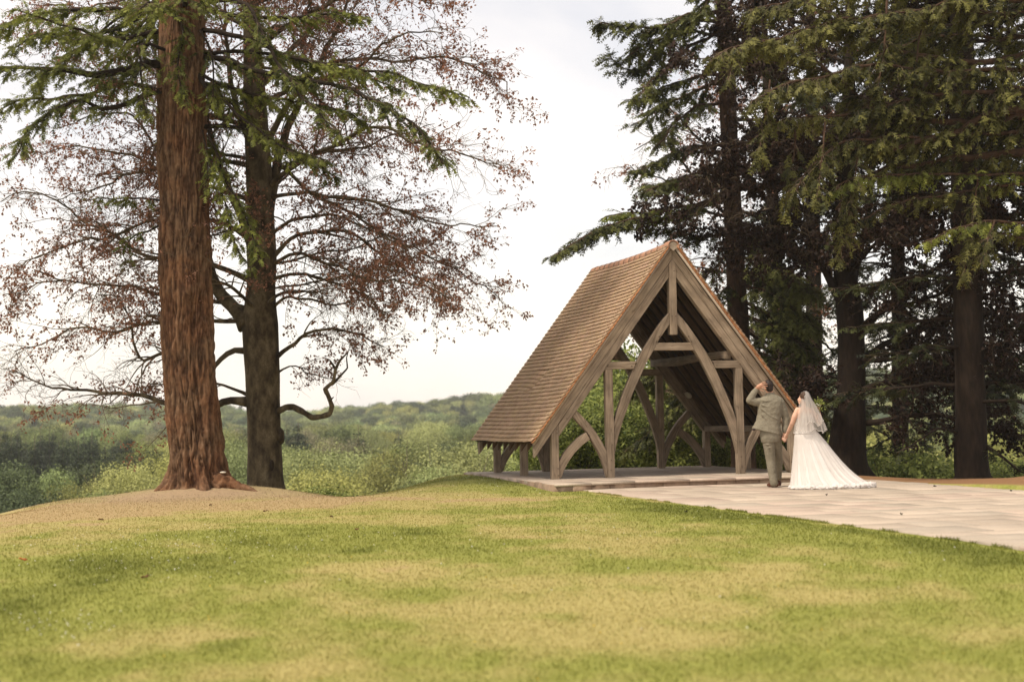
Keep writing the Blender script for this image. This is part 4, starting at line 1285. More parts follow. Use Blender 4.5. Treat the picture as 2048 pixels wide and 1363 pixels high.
# ------------------------------------------------------------------ left: the copper beech behind it
rng = np.random.default_rng(23)
YB = 30.6
bt = px_line([(530, 1010), (530, 960), (528, 850), (526, 760), (522, 700), (520, 640), (524, 560), (523, 480), (520, 390), (515, 300), (510, 200), (506, 120), (502, 40), (500, -80), (505, -260), (510, -420)], YB)
btr = np.array([37, 36, 34, 34, 35, 36, 29, 27, 26, 24, 22, 19, 17, 15, 10, 5])*YB/F
bb = np.array([bt[0][0], YB, bt[0][2]])
BL = [
    ([(520, 330), (490, 260), (462, 180), (452, 90), (455, 0), (450, -90)], -1.0, .09),
    ([(532, 430), (548, 350), (572, 262), (606, 185), (645, 110), (688, 25), (720, -90)], .8, .125),
    ([(524, 300), (560, 240), (597, 177), (640, 158), (700, 140), (753, 103), (800, 70), (870, 60)], -1.5, .075),
    ([(518, 170), (545, 145), (568, 119), (618, 62), (663, 0), (700, -80)], 1.2, .085),
    ([(530, 380), (560, 352), (593, 329), (630, 304), (663, 292), (720, 262), (770, 253), (811, 279), (860, 300), (930, 300), (990, 330)], -2.2, .06),
    ([(532, 398), (560, 390), (605, 386), (663, 394), (749, 407), (811, 431), (893, 452), (950, 458), (990, 462)], -1.4, .045),
    ([(530, 310), (555, 325), (581, 349), (622, 390), (688, 419), (749, 452), (811, 485), (864, 514), (920, 545), (965, 570), (1000, 590)], 1.0, .045),
    ([(535, 475), (560, 455), (585, 440), (618, 431), (688, 435), (760, 470), (830, 500)], -2.0, .045),
    ([(538, 520), (562, 495), (585, 472), (647, 460), (704, 460), (749, 489), (811, 534), (870, 570), (910, 590)], .6, .05),
    ([(540, 530), (570, 512), (605, 505), (630, 518), (688, 534), (750, 560), (830, 560), (900, 590)], -2.6, .042),
    ([(540, 620), (562, 599), (579, 592), (597, 599), (667, 609), (720, 600), (770, 630)], -1.5, .036),
    ([(545, 722), (567, 700), (585, 688), (600, 670), (640, 655), (700, 660), (760, 690)], -.8, .05),
    ([(555, 745), (580, 728), (600, 735), (615, 745), (640, 742)], -.6, .02),
    ([(525, 90), (560, 60), (620, 20), (700, -10), (790, -20), (880, 10)], -1.6, .06),
    ([(520, 200), (570, 190), (640, 130), (720, 120), (800, 130), (880, 110), (950, 145), (1000, 170), (1025, 220)], -.6, .05),
    ([(540, 560), (590, 545), (660, 560), (720, 590), (770, 620), (790, 640)], 2.0, .04),
    ([(495, 650), (470, 616), (445, 588), (428, 560), (418, 520), (405, 430), (385, 300), (350, 200), (320, 80), (290, 10)], .6, .16),
    ([(508, 510), (490, 450), (470, 400), (450, 350), (430, 290), (412, 200), (390, 100), (380, 0)], -.3, .10),
    ([(503, 705), (470, 697), (445, 715), (425, 740), (380, 735), (340, 705), (318, 715), (298, 729), (280, 711), (262, 690), (270, 650), (240, 600), (200, 590)], -.4, .065),
    ([(495, 803), (456, 798), (425, 815), (380, 815), (325, 798), (298, 785), (246, 786), (205, 776), (175, 765), (148, 771), (109, 763), (87, 757), (60, 750), (30, 735)], -.6, .085),
    ([(497, 790), (470, 775), (431, 768), (390, 760), (340, 770), (300, 760)], .7, .035),
    ([(496, 330), (440, 320), (380, 330), (318, 333), (267, 349), (230, 366), (164, 390), (100, 400)], .5, .05),
    ([(500, 560), (430, 530), (380, 520), (320, 518), (288, 509), (247, 485), (205, 452), (164, 444), (123, 407), (66, 382), (10, 400)], .4, .06),
    ([(500, 470), (430, 440), (350, 430), (280, 450), (222, 476), (164, 480), (123, 497), (60, 520), (15, 560)], -.6, .05),
    ([(500, 620), (440, 600), (380, 600), (310, 590), (240, 560), (170, 570), (90, 560), (20, 590)], 1.2, .055),
    ([(500, 640), (430, 640), (350, 640), (290, 640), (220, 660), (150, 650), (80, 680), (20, 690)], -.9, .05),
    ([(500, 260), (440, 230), (380, 220), (312, 300), (290, 260), (270, 220), (200, 230), (120, 250)], .6, .055),
    ([(498, 150), (440, 120), (380, 90), (300, 60), (220, 90), (140, 70), (60, 80)], 1.4, .06),
    ([(500, 60), (440, 20), (350, -20), (250, 0), (150, 10), (60, 0)], 1.8, .05),
    ([(500, 400), (440, 380), (370, 370), (300, 330), (220, 300), (150, 290), (80, 310)], 1.6, .05),
]
limbs = []
for pts, dy, r in BL:
    limbs.append((px_line(pts, YB, YB + dy), r, 0.010))
autos = [(rng.uniform(3.2, 13), rng.uniform(0, 2*math.pi), rng.uniform(2.2, 4.6), rng.uniform(0.1, 0.9), rng.uniform(.025, .05)) for _ in range(24)]
beech('beech_tree', 'copper beech with bare twisting limbs standing behind the big reddish fir trunk', bb, bt, btr, limbs, autos, M['bark_beech'], M['leaf_copper'], rng, l1=0.17, dens=1.2, lsize=0.064, clump=1.0, thr=0.462, gnarl=0.085)
V, Q = spheroid(.13, .14, .17, 16, 12)
V = V*(1 + .5*(fbm(V*9 + 30, 3) - .5))[:, None]
KN = (at(557, 872, YB - .05), at(544, 930, YB - .33))
beech_o = [o for o in bpy.data.objects if o.name == 'beech_tree'][0]
obj('knot', mesh('knot', V + KN[0] - bb, [Q], M['bark_beech'], True), beech_o)
V, Q = spheroid(.045, .035, .11, 12, 9)
obj('knot_hole', mesh('knot_hole', V + KN[1] - bb, [Q], M['bark_dark'], True), beech_o)
# the leafless crooked bough low on its right side
P = px_line([(556, 822), (572, 814), (586, 813), (604, 822), (625, 835), (645, 832), (660, 827), (664, 812), (657, 792), (650, 778), (658, 770), (667, 763), (671, 738), (680, 720), (697, 703)], YB - .2, YB - 1.4)
P = resample(P, 0.05)
t = np.linspace(0, 1, len(P))
V, Fs = tube(P, (0.058*(1-t)**0.6 + 0.010)*(1 + 0.35*(vnoise(P*9) - .5)), 10)
beech_root = [o for o in bpy.data.objects if o.name == 'beech_tree'][0]
obj('branch', mesh('branch', V - bb, Fs, M['bark_beech'], True), beech_root)
for pts in ([(665, 768), (680, 752), (695, 736), (693, 715), (700, 690)], [(660, 800), (668, 793)], [(671, 738), (660, 720), (650, 715)]):
    P = resample(px_line(pts, YB-1.0, YB-1.2), 0.05); t = np.linspace(0, 1, len(P))
    V, Fs = tube(P, 0.022*(1-t) + 0.005, 6)
    obj('branch', mesh('branch', V - bb, Fs, M['bark_beech'], True), beech_root)

# ------------------------------------------------------------------ right: dark conifers and copper beeches
rng = np.random.default_rng(31)
def base_at(px, Y, dz=-0.05):
    p = at(px, 900, Y)
    return np.array([p[0], Y, float(ground_z(p[0], Y)) + dz])
def trunk_px(pts, Y, base):
    P = px_line(pts, Y)
    P = P[P[:, 2] > base[2] + 0.3]
    return np.vstack([base[None], P])
# dark fir just beyond the shelter's right shoulder
Y1 = 37.0
b1 = base_at(1486, Y1)
t1 = trunk_px([(1486, 900), (1480, 700), (1472, 560), (1463, 380), (1456, 200), (1448, 60), (1440, -100), (1432, -300), (1425, -460)], Y1, b1)
r1 = np.array([26, 24, 22, 20, 18, 17, 15, 12, 8, 3])[:len(t1)]*Y1/F
B1 = [
    (L_([(1450, 25), (1410, 24), (1370, 32), (1330, 58), (1270, 52), (1200, 42)], Y1, Y1-2.0), .06, .85, 0, 1.35),
    (L_([(1450, 40), (1390, 45), (1330, 85), (1290, 130), (1250, 150), (1215, 112)], Y1, Y1-1.2), .05, .7, 0, 1.1),
    (L_([(1450, 60), (1400, 80), (1350, 120), (1300, 160), (1278, 190)], Y1, Y1-2.4), .045, .6, 0, 1.1),
    (L_([(1455, 150), (1400, 150), (1350, 165), (1310, 190), (1265, 195)], Y1, Y1-1.5), .04, .65, 0, .9),
    (L_([(1455, 200), (1400, 210), (1350, 250), (1320, 290)], Y1, Y1-2.0), .04, .65, 0, 1.0),
    (L_([(1460, 290), (1410, 290), (1350, 310), (1310, 330), (1265, 345)], Y1, Y1-1.2), .04, .7, 0, 1.2),
    (L_([(1460, 340), (1400, 345), (1340, 365), (1290, 385)], Y1, Y1-2.0), .04, .65, 0, 1.2),
    (L_([(1462, 370), (1420, 362), (1370, 350), (1320, 372), (1285, 365)], Y1, Y1+1.0), .035, .6, 0, 1.0),
    (L_([(1465, 395), (1420, 408), (1380, 425), (1330, 436), (1270, 435), (1220, 450), (1160, 478), (1102, 514)], Y1, Y1-3.2), .06, .62, 0, 1.5),
    (L_([(1465, 400), (1420, 400), (1370, 402), (1310, 418), (1250, 425), (1205, 432)], Y1, Y1-2.0), .04, .5, 1, 1.2),
    (L_([(1468, 468), (1430, 470), (1390, 472), (1350, 462), (1300, 455)], Y1, Y1-1.0), .035, .55, 0, 1.1),
    (L_([(1462, 120), (1510, 120), (1570, 150), (1610, 200)], Y1, Y1-1.0), .04, .8, 0, 1.1),
    (L_([(1465, 240), (1520, 240), (1570, 270), (1600, 320)], Y1, Y1-.5), .04, .8, 0, 1.0),
    (L_([(1468, 420), (1520, 430), (1570, 460), (1600, 510)], Y1, Y1-1.0), .04, .8, 0, 1.0),
    (L_([(1478, 540), (1520, 545), (1570, 580), (1600, 640), (1610, 700)], Y1, Y1-.8), .045, .8, 0, 1.2),
    (L_([(1480, 600), (1530, 620), (1570, 660), (1590, 740), (1600, 790)], Y1, Y1-1.2), .045, .8, 0, 1.2),
    (L_([(1480, 560), (1450, 575), (1425, 610), (1410, 660)], Y1, Y1-.6), .03, .55, 0, 1.2),
    (L_([(1482, 660), (1540, 680), (1590, 720), (1640, 790)], Y1, Y1+1.0), .04, .9, 0, 1.1),
    (L_([(1482, 620), (1430, 640), (1370, 690), (1310, 740), (1260, 780)], Y1, Y1+1.2), .035, .8, 0, 1.0),
    (L_([(1483, 700), (1440, 720), (1390, 790), (1340, 830)], Y1, Y1+.5), .035, .8, 0, 1.0),
    (L_([(1484, 760), (1430, 780), (1380, 840), (1350, 880)], Y1, Y1+.5), .035, .7, 0, .8),
    (L_([(1470, 500), (1440, 520), (1400, 560), (1370, 590)], Y1, Y1+1.5), .03, .6, 0, .8),
]
B1 += [(L_([(1480, y0), (1530, y0 + 12), (1580, y0 + 40), (1625, y0 + 85)], Y1 - .3, Y1 - 2.2), .035, .8, 0, 1.3) for y0 in (505, 565, 625, 690, 740)]
B1 += auto_boughs(t1, rng.uniform(1.2, 15.0, 20), rng, (2.2, 3.6), 0.0, az=(0.2, 3.0), r=.045, ll=.95, dens=.85)
B1 += [(L_([(1480, y0), (1530, y0 + 12), (1580, y0 + 40), (1625, y0 + 85)], Y1 - .3, Y1 - 2.2), .035, .8, 0, 1.3) for y0 in (505, 565, 625, 690, 740)]
B1 += auto_boughs(t1, rng.uniform(9.3, 16.0, 10), rng, (1.8, 3.2), 0.0, r=.04, ll=.9, dens=.8)
conifer('fir_tree', 'tall dark green fir rising behind the right side of the shelter roof', b1, t1, r1, B1, M['bark_red'], [M['needle'], M['needle_light']], rng, tp=FROND_S, fs=0.185, step=0.085, fstep=0.072, droop=-0.12, lat_len=1.08)

# big copper beech with the wide dark trunk beside the path
rng = np.random.default_rng(41)
Y2 = 33.5
b2 = base_at(1690, Y2)
t2_ = trunk_px([(1692, 930), (1698, 850), (1703, 780), (1702, 700), (1700, 620), (1690, 560), (1688, 480), (1690, 380), (1695, 260), (1700, 120), (1700, -40), (1700, -220)], Y2, b2)
r2 = np.array([50, 44, 36, 28, 27, 28, 24, 20, 17, 14, 11, 8, 5, 4])[:len(t2_)]*Y2/F
B2 = [([(1700, 640), (1660, 560), (1620, 480), (1590, 420), (1560, 340), (1530, 260)], -.6, .13), ([(1698, 600), (1720, 500), (1740, 420), (1740, 320), (1760, 220)], 1.0, .11),
      ([(1702, 700), (1740, 640), (1800, 590), (1870, 530), (1950, 490), (2040, 500)], -1.6, .10),
      ([(1702, 790), (1760, 765), (1830, 755), (1920, 745), (2030, 725)], -1.8, .09), ([(1700, 850), (1760, 842), (1810, 830), (1870, 822), (1950, 850), (2040, 870)], -1.0, .085),
      ([(1704, 740), (1760, 690), (1840, 660), (1930, 640), (2040, 640)], 1.2, .09),
      ([(1698, 820), (1650, 800), (1610, 770), (1580, 760)], -.8, .05),
      ([(1700, 560), (1640, 500), (1590, 470), (1550, 440)], .8, .07), ([(1700, 500), (1770, 440), (1850, 400), (1950, 390), (2040, 400)], -.8, .08),
      ([(1700, 400), (1640, 330), (1560, 280), (1500, 220)], .5, .07), ([(1704, 720), (1780, 720), (1860, 700), (1960, 690), (2040, 700)], -2.6, .07), ([(1702, 680), (1760, 620), (1850, 600), (1950, 560), (2060, 560)], -2.8, .07)]
limbs = [(px_line(p, Y2, Y2 + dy), r, .012) for p, dy, r in B2]
autos = [(rng.uniform(3.4, 13), rng.uniform(0, 2*math.pi), rng.uniform(2.5, 4.8), rng.uniform(0.05, 0.8), rng.uniform(.04, .07)) for _ in range(30)]
beech('beech_tree', 'dark purple copper beech with the broad trunk just right of the bride', b2, t2_, r2, limbs, autos, M['bark_dark'], M['leaf_purple'], rng, l1=0.15, dens=1.5, lsize=0.10, clump=1.4, thr=0.385, gnarl=0.06)

# further copper beech, its leaves seen left of the dark fir
rng = np.random.default_rng(43)
Y3 = 43.0
b3 = base_at(1560, Y3)
t3_ = trunk_px([(1560, 900), (1560, 700), (1550, 500), (1540, 300), (1530, 100), (1525, -60)], Y3, b3)
r3 = np.array([22, 20, 17, 14, 10, 6, 3])[:len(t3_)]*Y3/F
B3 = [([(1555, 520), (1500, 470), (1440, 420), (1380, 340), (1320, 270), (1270, 300)], -1, .09), ([(1550, 420), (1480, 340), (1400, 280), (1340, 220), (1290, 190)], -1.0, .08), ([(1555, 600), (1500, 560), (1440, 540), (1380, 530), (1350, 500)], -1, .07),
      ([(1556, 640), (1500, 620), (1450, 600), (1410, 580)], .6, .06), ([(1550, 300), (1480, 220), (1420, 150), (1360, 140)], .6, .07), ([(1553, 480), (1480, 440), (1400, 420), (1330, 360), (1275, 345), (1262, 330)], -1.5, .07), ([(1555, 460), (1620, 400), (1680, 380)], 0, .06), ([(1556, 700), (1480, 690), (1400, 740), (1330, 790)], 0, .05)]
autos = [(rng.uniform(2.0, 13), rng.uniform(0, 2*math.pi), rng.uniform(2.2, 4.4), rng.uniform(0.05, 0.8), rng.uniform(.04, .07)) for _ in range(16)]
beech('beech_tree', 'further copper beech whose reddish leaves show left of the dark fir trunk above the roof', b3, t3_, r3, [(px_line(p, Y3, Y3 + dy), r, .012) for p, dy, r in B3], autos, M['bark_dark'], M['leaf_copper'], rng, l1=0.28, dens=1.1, lsize=0.09, clump=1.0, thr=0.535, tint=(.0, .75))

# dark conifer with the straight black trunk at the right
rng = np.random.default_rng(47)
Y4 = 31.0
b4 = base_at(1946, Y4)
t4_ = trunk_px([(1945, 940), (1942, 850), (1938, 700), (1932, 500), (1928, 300), (1924, 100), (1920, -60), (1916, -260)], Y4, b4)
r4 = np.array([36, 32, 30, 29, 28, 27, 23, 20, 14, 8])[:len(t4_)]*Y4/F
def hb(y0, side, ln, dy, sag_=8, ll=.75, mi=0, dens=1.0, r=.04):
    x0 = 1934
    pts = [(x0, y0)] + [(x0 + side*ln*f, y0 + sag_*f*f*4 - 10*f) for f in (.25, .5, .75, 1.0)]
    return (px_line(pts, Y4, Y4 + dy), r, ll, mi, dens)
B4 = []
for y0 in (-60, 20, 90, 130, 185, 250, 330, 395, 470, 540, 590, 640, 700, 760, 820):
    B4.append(hb(y0 + rng.uniform(-12, 12), 1, rng.uniform(140, 230), rng.uniform(-1.8, 1.8), ll=.6, dens=.62 if y0 > 20 else 1.0))
for y0 in (-40, 10, 70, 130, 200, 290, 380, 470, 560, 640, 700, 780):
    B4.append(hb(y0 + rng.uniform(-12, 12), -1, rng.uniform(170, 280), rng.uniform(-1.6, 2.2), ll=.8, dens=.95 if y0 < 300 else .6))
B4 += [(px_line([(1960, 880), (1990, 900), (2020, 925), (2060, 945)], Y4, Y4-.8), .05, .5, 0, .5), (px_line([(1925, 870), (1880, 850), (1840, 880), (1800, 900)], Y4, Y4-.5), .03, .4, 0, .5)]
B4 += auto_boughs(t4_, rng.uniform(5.0, 14.5, 18), rng, (2.4, 3.8), 0.0, r=.045, ll=1.0, dens=.9)
conifer('conifer_tree', 'dark conifer with the thick straight black trunk near the right edge', b4, t4_, r4, B4, M['bark_dark'], [M['needle_dark']], rng, tp=FROND_S, fs=0.22, step=0.14, fstep=0.105, droop=-0.06, tint=(0, .8))

# hemlock-like conifer whose long drooping boughs reach in from the right
rng = np.random.default_rng(53)
Y5 = 28.0
b5 = base_at(2300, Y5)
t5_ = trunk_px([(2300, 900), (2300, 600), (2295, 300), (2290, 0), (2285, -300)], Y5, b5)
r5 = np.array([46, 42, 38, 30, 22, 10])[:len(t5_)]*Y5/F
def lb(pts, dy, r, ll, mi=0, dens=1.0, y0=0):
    return (px_line([(2290, pts[0][1] - 10)] + pts, Y5 + y0, Y5 + dy), r, ll, mi, dens)
B5 = [
    lb([(2120, 195), (2048, 208), (1985, 225), (1930, 250), (1880, 270), (1830, 284), (1780, 288), (1750, 274), (1700, 300)], -1.0, .14, .75, 0, 1.0),
    lb([(2120, 300), (2048, 312), (1960, 312), (1900, 325), (1840, 333), (1780, 340), (1720, 370), (1680, 420)], -.6, .12, .7, 0, 1.0),
    lb([(2100, 100), (2000, 120), (1900, 118), (1837, 107), (1790, 95), (1750, 79), (1679, 24), (1620, 10)], -.8, .09, 1.0, 0, 1.3),
    lb([(2080, 230), (1950, 250), (1820, 235), (1718, 196), (1670, 160), (1631, 131), (1560, 87), (1500, 75)], -1.2, .09, 1.0, 0, 1.5),
    lb([(2060, 30), (1900, 20), (1760, 25), (1640, 50), (1540, 80), (1470, 100), (1430, 120)], -1.4, .07, .95, 0, 1.6),
    lb([(2060, -40), (1900, -60), (1740, -30), (1600, 0), (1500, 20)], -.6, .07, 1.0, 0, 1.4),
    lb([(2060, 180), (1900, 190), (1780, 210), (1680, 230), (1600, 240), (1540, 250)], -1.6, .06, .9, 0, 1.4),
    lb([(2040, 140), (1860, 140), (1740, 130), (1650, 150), (1570, 170), (1510, 200)], -2.0, .06, .9, 0, 1.4),
    lb([(2000, 260), (1860, 280), (1760, 270), (1680, 290), (1620, 330), (1590, 380)], -1.8, .05, .8, 0, 1.2),
    lb([(2060, 60), (1960, 70), (1850, 60), (1760, 100), (1700, 130)], .6, .06, .9, 0, 1.2),
    lb([(2060, 0), (1960, -10), (1850, 10), (1780, 30)], -1.0, .06, .9, 0, 1.2),
    lb([(2060, 440), (2000, 438), (1950, 445), (1890, 462), (1840, 480)], -1.2, .04, .42, 1, 1.2),
    lb([(2100, 470), (2048, 480), (2000, 470), (1940, 480)], -.4, .03, .4, 0, 1.0),
    lb([(2000, 350), (1880, 345), (1800, 345), (1740, 350), (1690, 355), (1670, 372)], -1.5, .035, .5, 1, 1.1),
    lb([(2000, 370), (1880, 390), (1800, 400), (1740, 420), (1700, 450)], -1.2, .035, .5, 0, 1.0),
]
# hanging stems
for x, y0_, y1_, dy in [(1776, -20, 210, -.8), (1843, 60, 215, -.6), (1950, 330, 560, -.4), (1700, 380, 520, -1.0), (1480, 100, 160, -1.2), (1590, 260, 420, -1.2), (1650, 240, 400, -1.6), (1540, 160, 330, -1.5), (1720, 280, 440, -1.0), (1990, 440, 530, -.8)]:
    B5.append((px_line([(x, y0_), (x - 6, (y0_*2+y1_)/3), (x - 12, (y0_+2*y1_)/3), (x - 18, y1_)], Y5 + dy, Y5 + dy - .3), .02 if x in (1776,) else .012, .42, 0, 1.6))
B5 += auto_boughs(t5_, rng.uniform(3.0, 14, 18), rng, (2.4, 4.4), 0.0, r=.05, ll=1.0, dens=.8)
conifer('hemlock_tree', 'olive green drooping conifer whose reddish boughs reach in from the right edge', b5, t5_, r5, B5, M['bark_red'], [M['needle_olive'], M['needle_light']], rng, tp=FROND_S, fs=0.19, step=0.13, fstep=0.095, droop=-0.17, lat_len=.95, tint=(.05, 1))

# dark backing conifers further right
for i, (px, Y, r_, lab) in enumerate([(1925, 40, 20, 'slender dark conifer standing behind the thick black trunk'), (2090, 38, 24, 'dark conifer at the right edge standing behind the black trunk'), (1630, 47, 20, 'dark conifer filling the gap between the fir and the purple beech'), (1800, 50, 18, 'dark conifer crown high between the two dark trunks at the right')]):
    rng = np.random.default_rng(60 + i)
    b = base_at(px, Y)
    tt = trunk_px([(px, 860), (px-4, 500), (px-8, 100), (px-10, -200)], Y, b)
    rr_ = np.array([r_, r_*.9, r_*.75, r_*.5, 4])[:len(tt)]*Y/F
    bs = auto_boughs(tt, rng.uniform(b[2] + 4.4, 13.5, 44), rng, (1.8, 3.6), 0.0, r=.04, ll=1.0, dens=.75)
    conifer('conifer_tree', lab, b, tt, rr_, bs, M['bark_dark'], [M['needle_dark']], rng, tp=FROND_S, fs=0.27, step=0.16, fstep=0.13, droop=-0.08, tint=(0, .7))

# ------------------------------------------------------------------ shrubs and valley trees
def bush_mesh(name, h, w, n, lsize, leafm, rng, lobes=9, flat=.0, stems=12, base_clear=0.12, stem_r=.03, twigs=True, tint=(0, 1), shape='round', dirs=None):
    """crown of leaf clumps on a fan of stems; origin at the foot. returns (leaf mesh, stem mesh)"""
    C = []
    for i in range(lobes):
        a = i*2.39996 + rng.uniform(-.4, .4)
        e = math.asin(min(.98, max(-.35, -.30 + 1.28*((i + .5)/lobes) + rng.uniform(-.12, .12))))
        r = rng.uniform(.78, 1.0)
        C.append([w*.34*math.cos(a)*math.cos(e)*r, w*.34*math.sin(a)*math.cos(e)*r, h*(.54 + .32*math.sin(e)*r), w*rng.uniform(.13, .20), h*rng.uniform(.10, .15)])
    C = np.array(C)
    if shape == 'cone':
        m = n//14
        t = rng.beta(1.1, 1.9, m)
        a = rng.uniform(0, 2*math.pi, m)
        lev = (np.floor(t*13) + rng.uniform(-.25, .25, m))/13
        rad = w/2*(1 - np.clip(lev, 0, 1))*rng.uniform(.3, 1.05, m)
        cc = np.stack([rad*np.cos(a), rad*np.sin(a), h*(base_clear + (1-base_clear)*np.clip(lev, 0, .99)) - .22*rad], -1)
        cl = cc
        sg = w*.035
    else:
        m = n//8
        k = rng.integers(0, len(C), m)
        d = unit(rng.normal(0, 1, (m, 3)))
        rr = rng.uniform(.45, 1.03, m)[:, None]
        rr = rng.uniform(.72, 1.04, m)[:, None]
        rr = rr + 0.16*(fbm(d*2.2 + k[:, None]*3.1 + 20, 2) - .5)[:, None]*2
        cl = C[k, :3] + d*rr*np.stack([C[k, 3], C[k, 3], C[k, 4]], -1)
        ok = cl[:, 2] > h*base_clear
        for q_ in C:      # drop clumps buried inside another lobe
            e_ = (cl - q_[:3])/np.array([q_[3], q_[3], q_[4]])
            ok &= ~((e_**2).sum(1) < .42)
        cl = cl[ok]; nrm = unit(d[ok] + np.array([0, 0, .25]))
        low = rng.random((m//9, 3))
        ll = np.stack([(low[:, 0]-.5)*w*.8, (low[:, 1]-.5)*w*.8, h*(base_clear + low[:, 2]*.35)], -1)
        cl = np.vstack([cl, ll]); nrm = np.vstack([nrm, unit(ll*np.array([1, 1, 0]) + 1e-3)])
        sg = w*.028
    per = 14 if shape == 'cone' else 11
    q = cl.repeat(per, 0) + rng.normal(0, sg, (len(cl)*per, 3))
    out = q - np.array([0, 0, h*.45])
    D = unit(out)*.5 + rng.normal(0, .7, q.shape)
    if shape == 'cone': D = unit(np.stack([q[:, 0], q[:, 1], -0.15*np.ones(len(q))], -1)) + rng.normal(0, .35, q.shape)
    if shape == 'cone': V, Q = leaves(q, D, np.full(len(q), lsize), rng, ratio=.5)
    else: V, Q = leaves_n(q, nrm.repeat(per, 0), np.full(len(q), lsize), rng, rnd=.32)
    tn = np.clip(rng.beta(2, 2.6, len(q)) + .14*rng.normal(0, 1, len(cl)).repeat(per), 0, 1)
    tn = tint[0] + (tint[1]-tint[0])*tn
    me = mesh(name + '_leaves', V, [Q], leafm, False, {'tint': np.repeat(tn, 4)})
    # stems
    a = rng.uniform(0, 2*math.pi, stems)
    if shape == 'cone':
        P = np.stack([np.stack([np.zeros(6), np.zeros(6), np.linspace(0, h, 6)], -1)])
        Vs, Fs = tubes(P, np.array([w*.035]), np.array([.02]), 6)
    else:
        dd = np.stack([np.cos(a)*.45, np.sin(a)*.45, np.ones(stems)], -1)
        S = np.zeros((stems, 3)); S[:, :2] = rng.normal(0, w*.02, (stems, 2))
        P = grow(S, dd, h*rng.uniform(.6, .9, stems), 8, .10, .05, rng)
        Vs1, F1 = tubes(P, np.full(stems, stem_r), np.full(stems, stem_r*.25), 5)
        tt = rng.uniform(.35, 1, (stems, 6))
        q2, tg = pick(P, tt); q2 = q2.reshape(-1, 3); tg = tg.reshape(-1, 3)
        P2 = grow(q2, tg + rng.normal(0, .5, tg.shape), np.full(len(q2), h*.18), 4, .15, .03, rng)
        Vs2, F2 = tubes(P2, np.full(len(q2), stem_r*.4), np.full(len(q2), stem_r*.12), 3)
        Vs, Fs = join([(Vs1, F1), (Vs2, F2)])
    ms = mesh(name + '_stems', Vs, Fs, M['stem'], True)
    return me, ms, h
M['stem'] = surf('pale_stem', [(0.3, (0.09, 0.07, 0.045)), (0.7, (0.17, 0.14, 0.095))], rough=.95, bump=0)
M['leaf_willow'] = leafmat('willow_leaf', (0.22, 0.23, 0.075), (0.44, 0.44, 0.155), trans=.16, objvar=.30, hue=1)
M['leaf_green'] = leafmat('broad_leaf', (0.11, 0.135, 0.045), (0.30, 0.335, 0.11), trans=.14, objvar=.38, hue=1)
M['leaf_deep'] = leafmat('deep_leaf', (0.045, 0.06, 0.024), (0.14, 0.17, 0.065), trans=.12, objvar=.35, hue=1)
M['leaf_far_needle'] = leafmat('spruce_needles', (0.014, 0.024, 0.013), (0.10, 0.125, 0.06), trans=.15, objvar=.2)
M['leaf_pale'] = leafmat('blossoming_leaf', (0.10, 0.10, 0.045), (0.42, 0.38, 0.22), trans=.3, objvar=.1)
rngv = np.random.default_rng(77)
VAR = {
    'willow': [bush_mesh('willow_tree', 10, 9.5, 34000, .15, M['leaf_willow'], rngv, 22, stems=14, stem_r=.07, base_clear=.10) for _ in range(3)],
    'round': [bush_mesh('round_tree', 10, 8.5, 32000, .16, M['leaf_green'], rngv, 20, stems=7, stem_r=.10, base_clear=.15) for _ in range(3)],
    'deep': [bush_mesh('deep_tree', 10, 8.0, 30000, .16, M['leaf_deep'], rngv, 19, stems=6, stem_r=.11, base_clear=.12) for _ in range(2)],
    'spruce': [bush_mesh('spruce_tree', 10, 4.0, 20000, .18, M['leaf_far_needle'], rngv, shape='cone', base_clear=.05) for _ in range(2)],
    'pale': [bush_mesh('pale_tree', 10, 8.0, 26000, .16, M['leaf_pale'], rngv, 20, stems=6, stem_r=.10, base_clear=.2)],
    'shrub': [bush_mesh('laurel_shrub', 3.4, 3.8, 13000, .10, M['leaf_bright'], rngv, 17, stems=12, stem_r=.03, base_clear=.03) for _ in range(2)],
}
def plant_tree(kind, px, Y, top=None, name='tree', label='', group=None, wscale=1.0, height=None, cat='tree', x=None):
    p = at(px, 900, Y)
    gz = float(ground_z(p[0], Y)) - 0.15
    me, ms, h0 = VAR[kind][int(rngv.integers(len(VAR[kind])))]
    h = height if height else max(2.0, at(px, top, Y)[2] - gz)
    root = empty(name, (p[0], Y, gz), rngv.uniform(0, 6.28))
    s = h/h0
    root.scale = (s*wscale, s*wscale, s)
    tag(root, label, cat, group)
    obj('crown', me, root); obj('trunk', ms, root)
    return root
# laurel shrubs close behind the platform
for px, Y, top, w, lab in [(1150, 39.5, 800, 1.0, 'bright green laurel shrub behind the left knee brace of the shelter'), (1185, 42, 762, 1.0, 'taller laurel shrub seen between the shelter’s two left posts'), (1265, 40, 792, 1.0, 'laurel shrub framed by the shelter’s central arch on its left side'),
                          (1345, 39, 815, 1.1, 'laurel shrub framed by the right half of the central arch'), (1300, 44, 700, .8, 'high leafy laurel showing behind the left tie of the shelter'), (1262, 47, 652, .55, 'tall leafy laurel filling the gap under the left rafters'), (1425, 40.5, 800, 1.0, 'laurel shrub behind the back right post of the shelter'), (1520, 38.5, 840, 1.0, 'laurel shrub seen past the groom’s legs'),
                          (1105, 40, 905, .8, 'low laurel shrub between the short posts at the left eave'), (1040, 42, 925, .8, 'small laurel shrub at the far left corner of the platform')]:
    plant_tree('shrub', px, Y, top, 'laurel_shrub', lab, 'laurel shrubs behind the shelter', w, cat='shrub')
plant_tree('shrub', 655, 44, 962, 'round_bush', 'dense green bush at the lawn edge between the beech and the shelter', None, 1.15, cat='shrub')
plant_tree('shrub', 565, 47, 972, 'round_bush', 'smaller green bush just right of the beech trunk at the lawn edge', None, 1.1, cat='shrub')
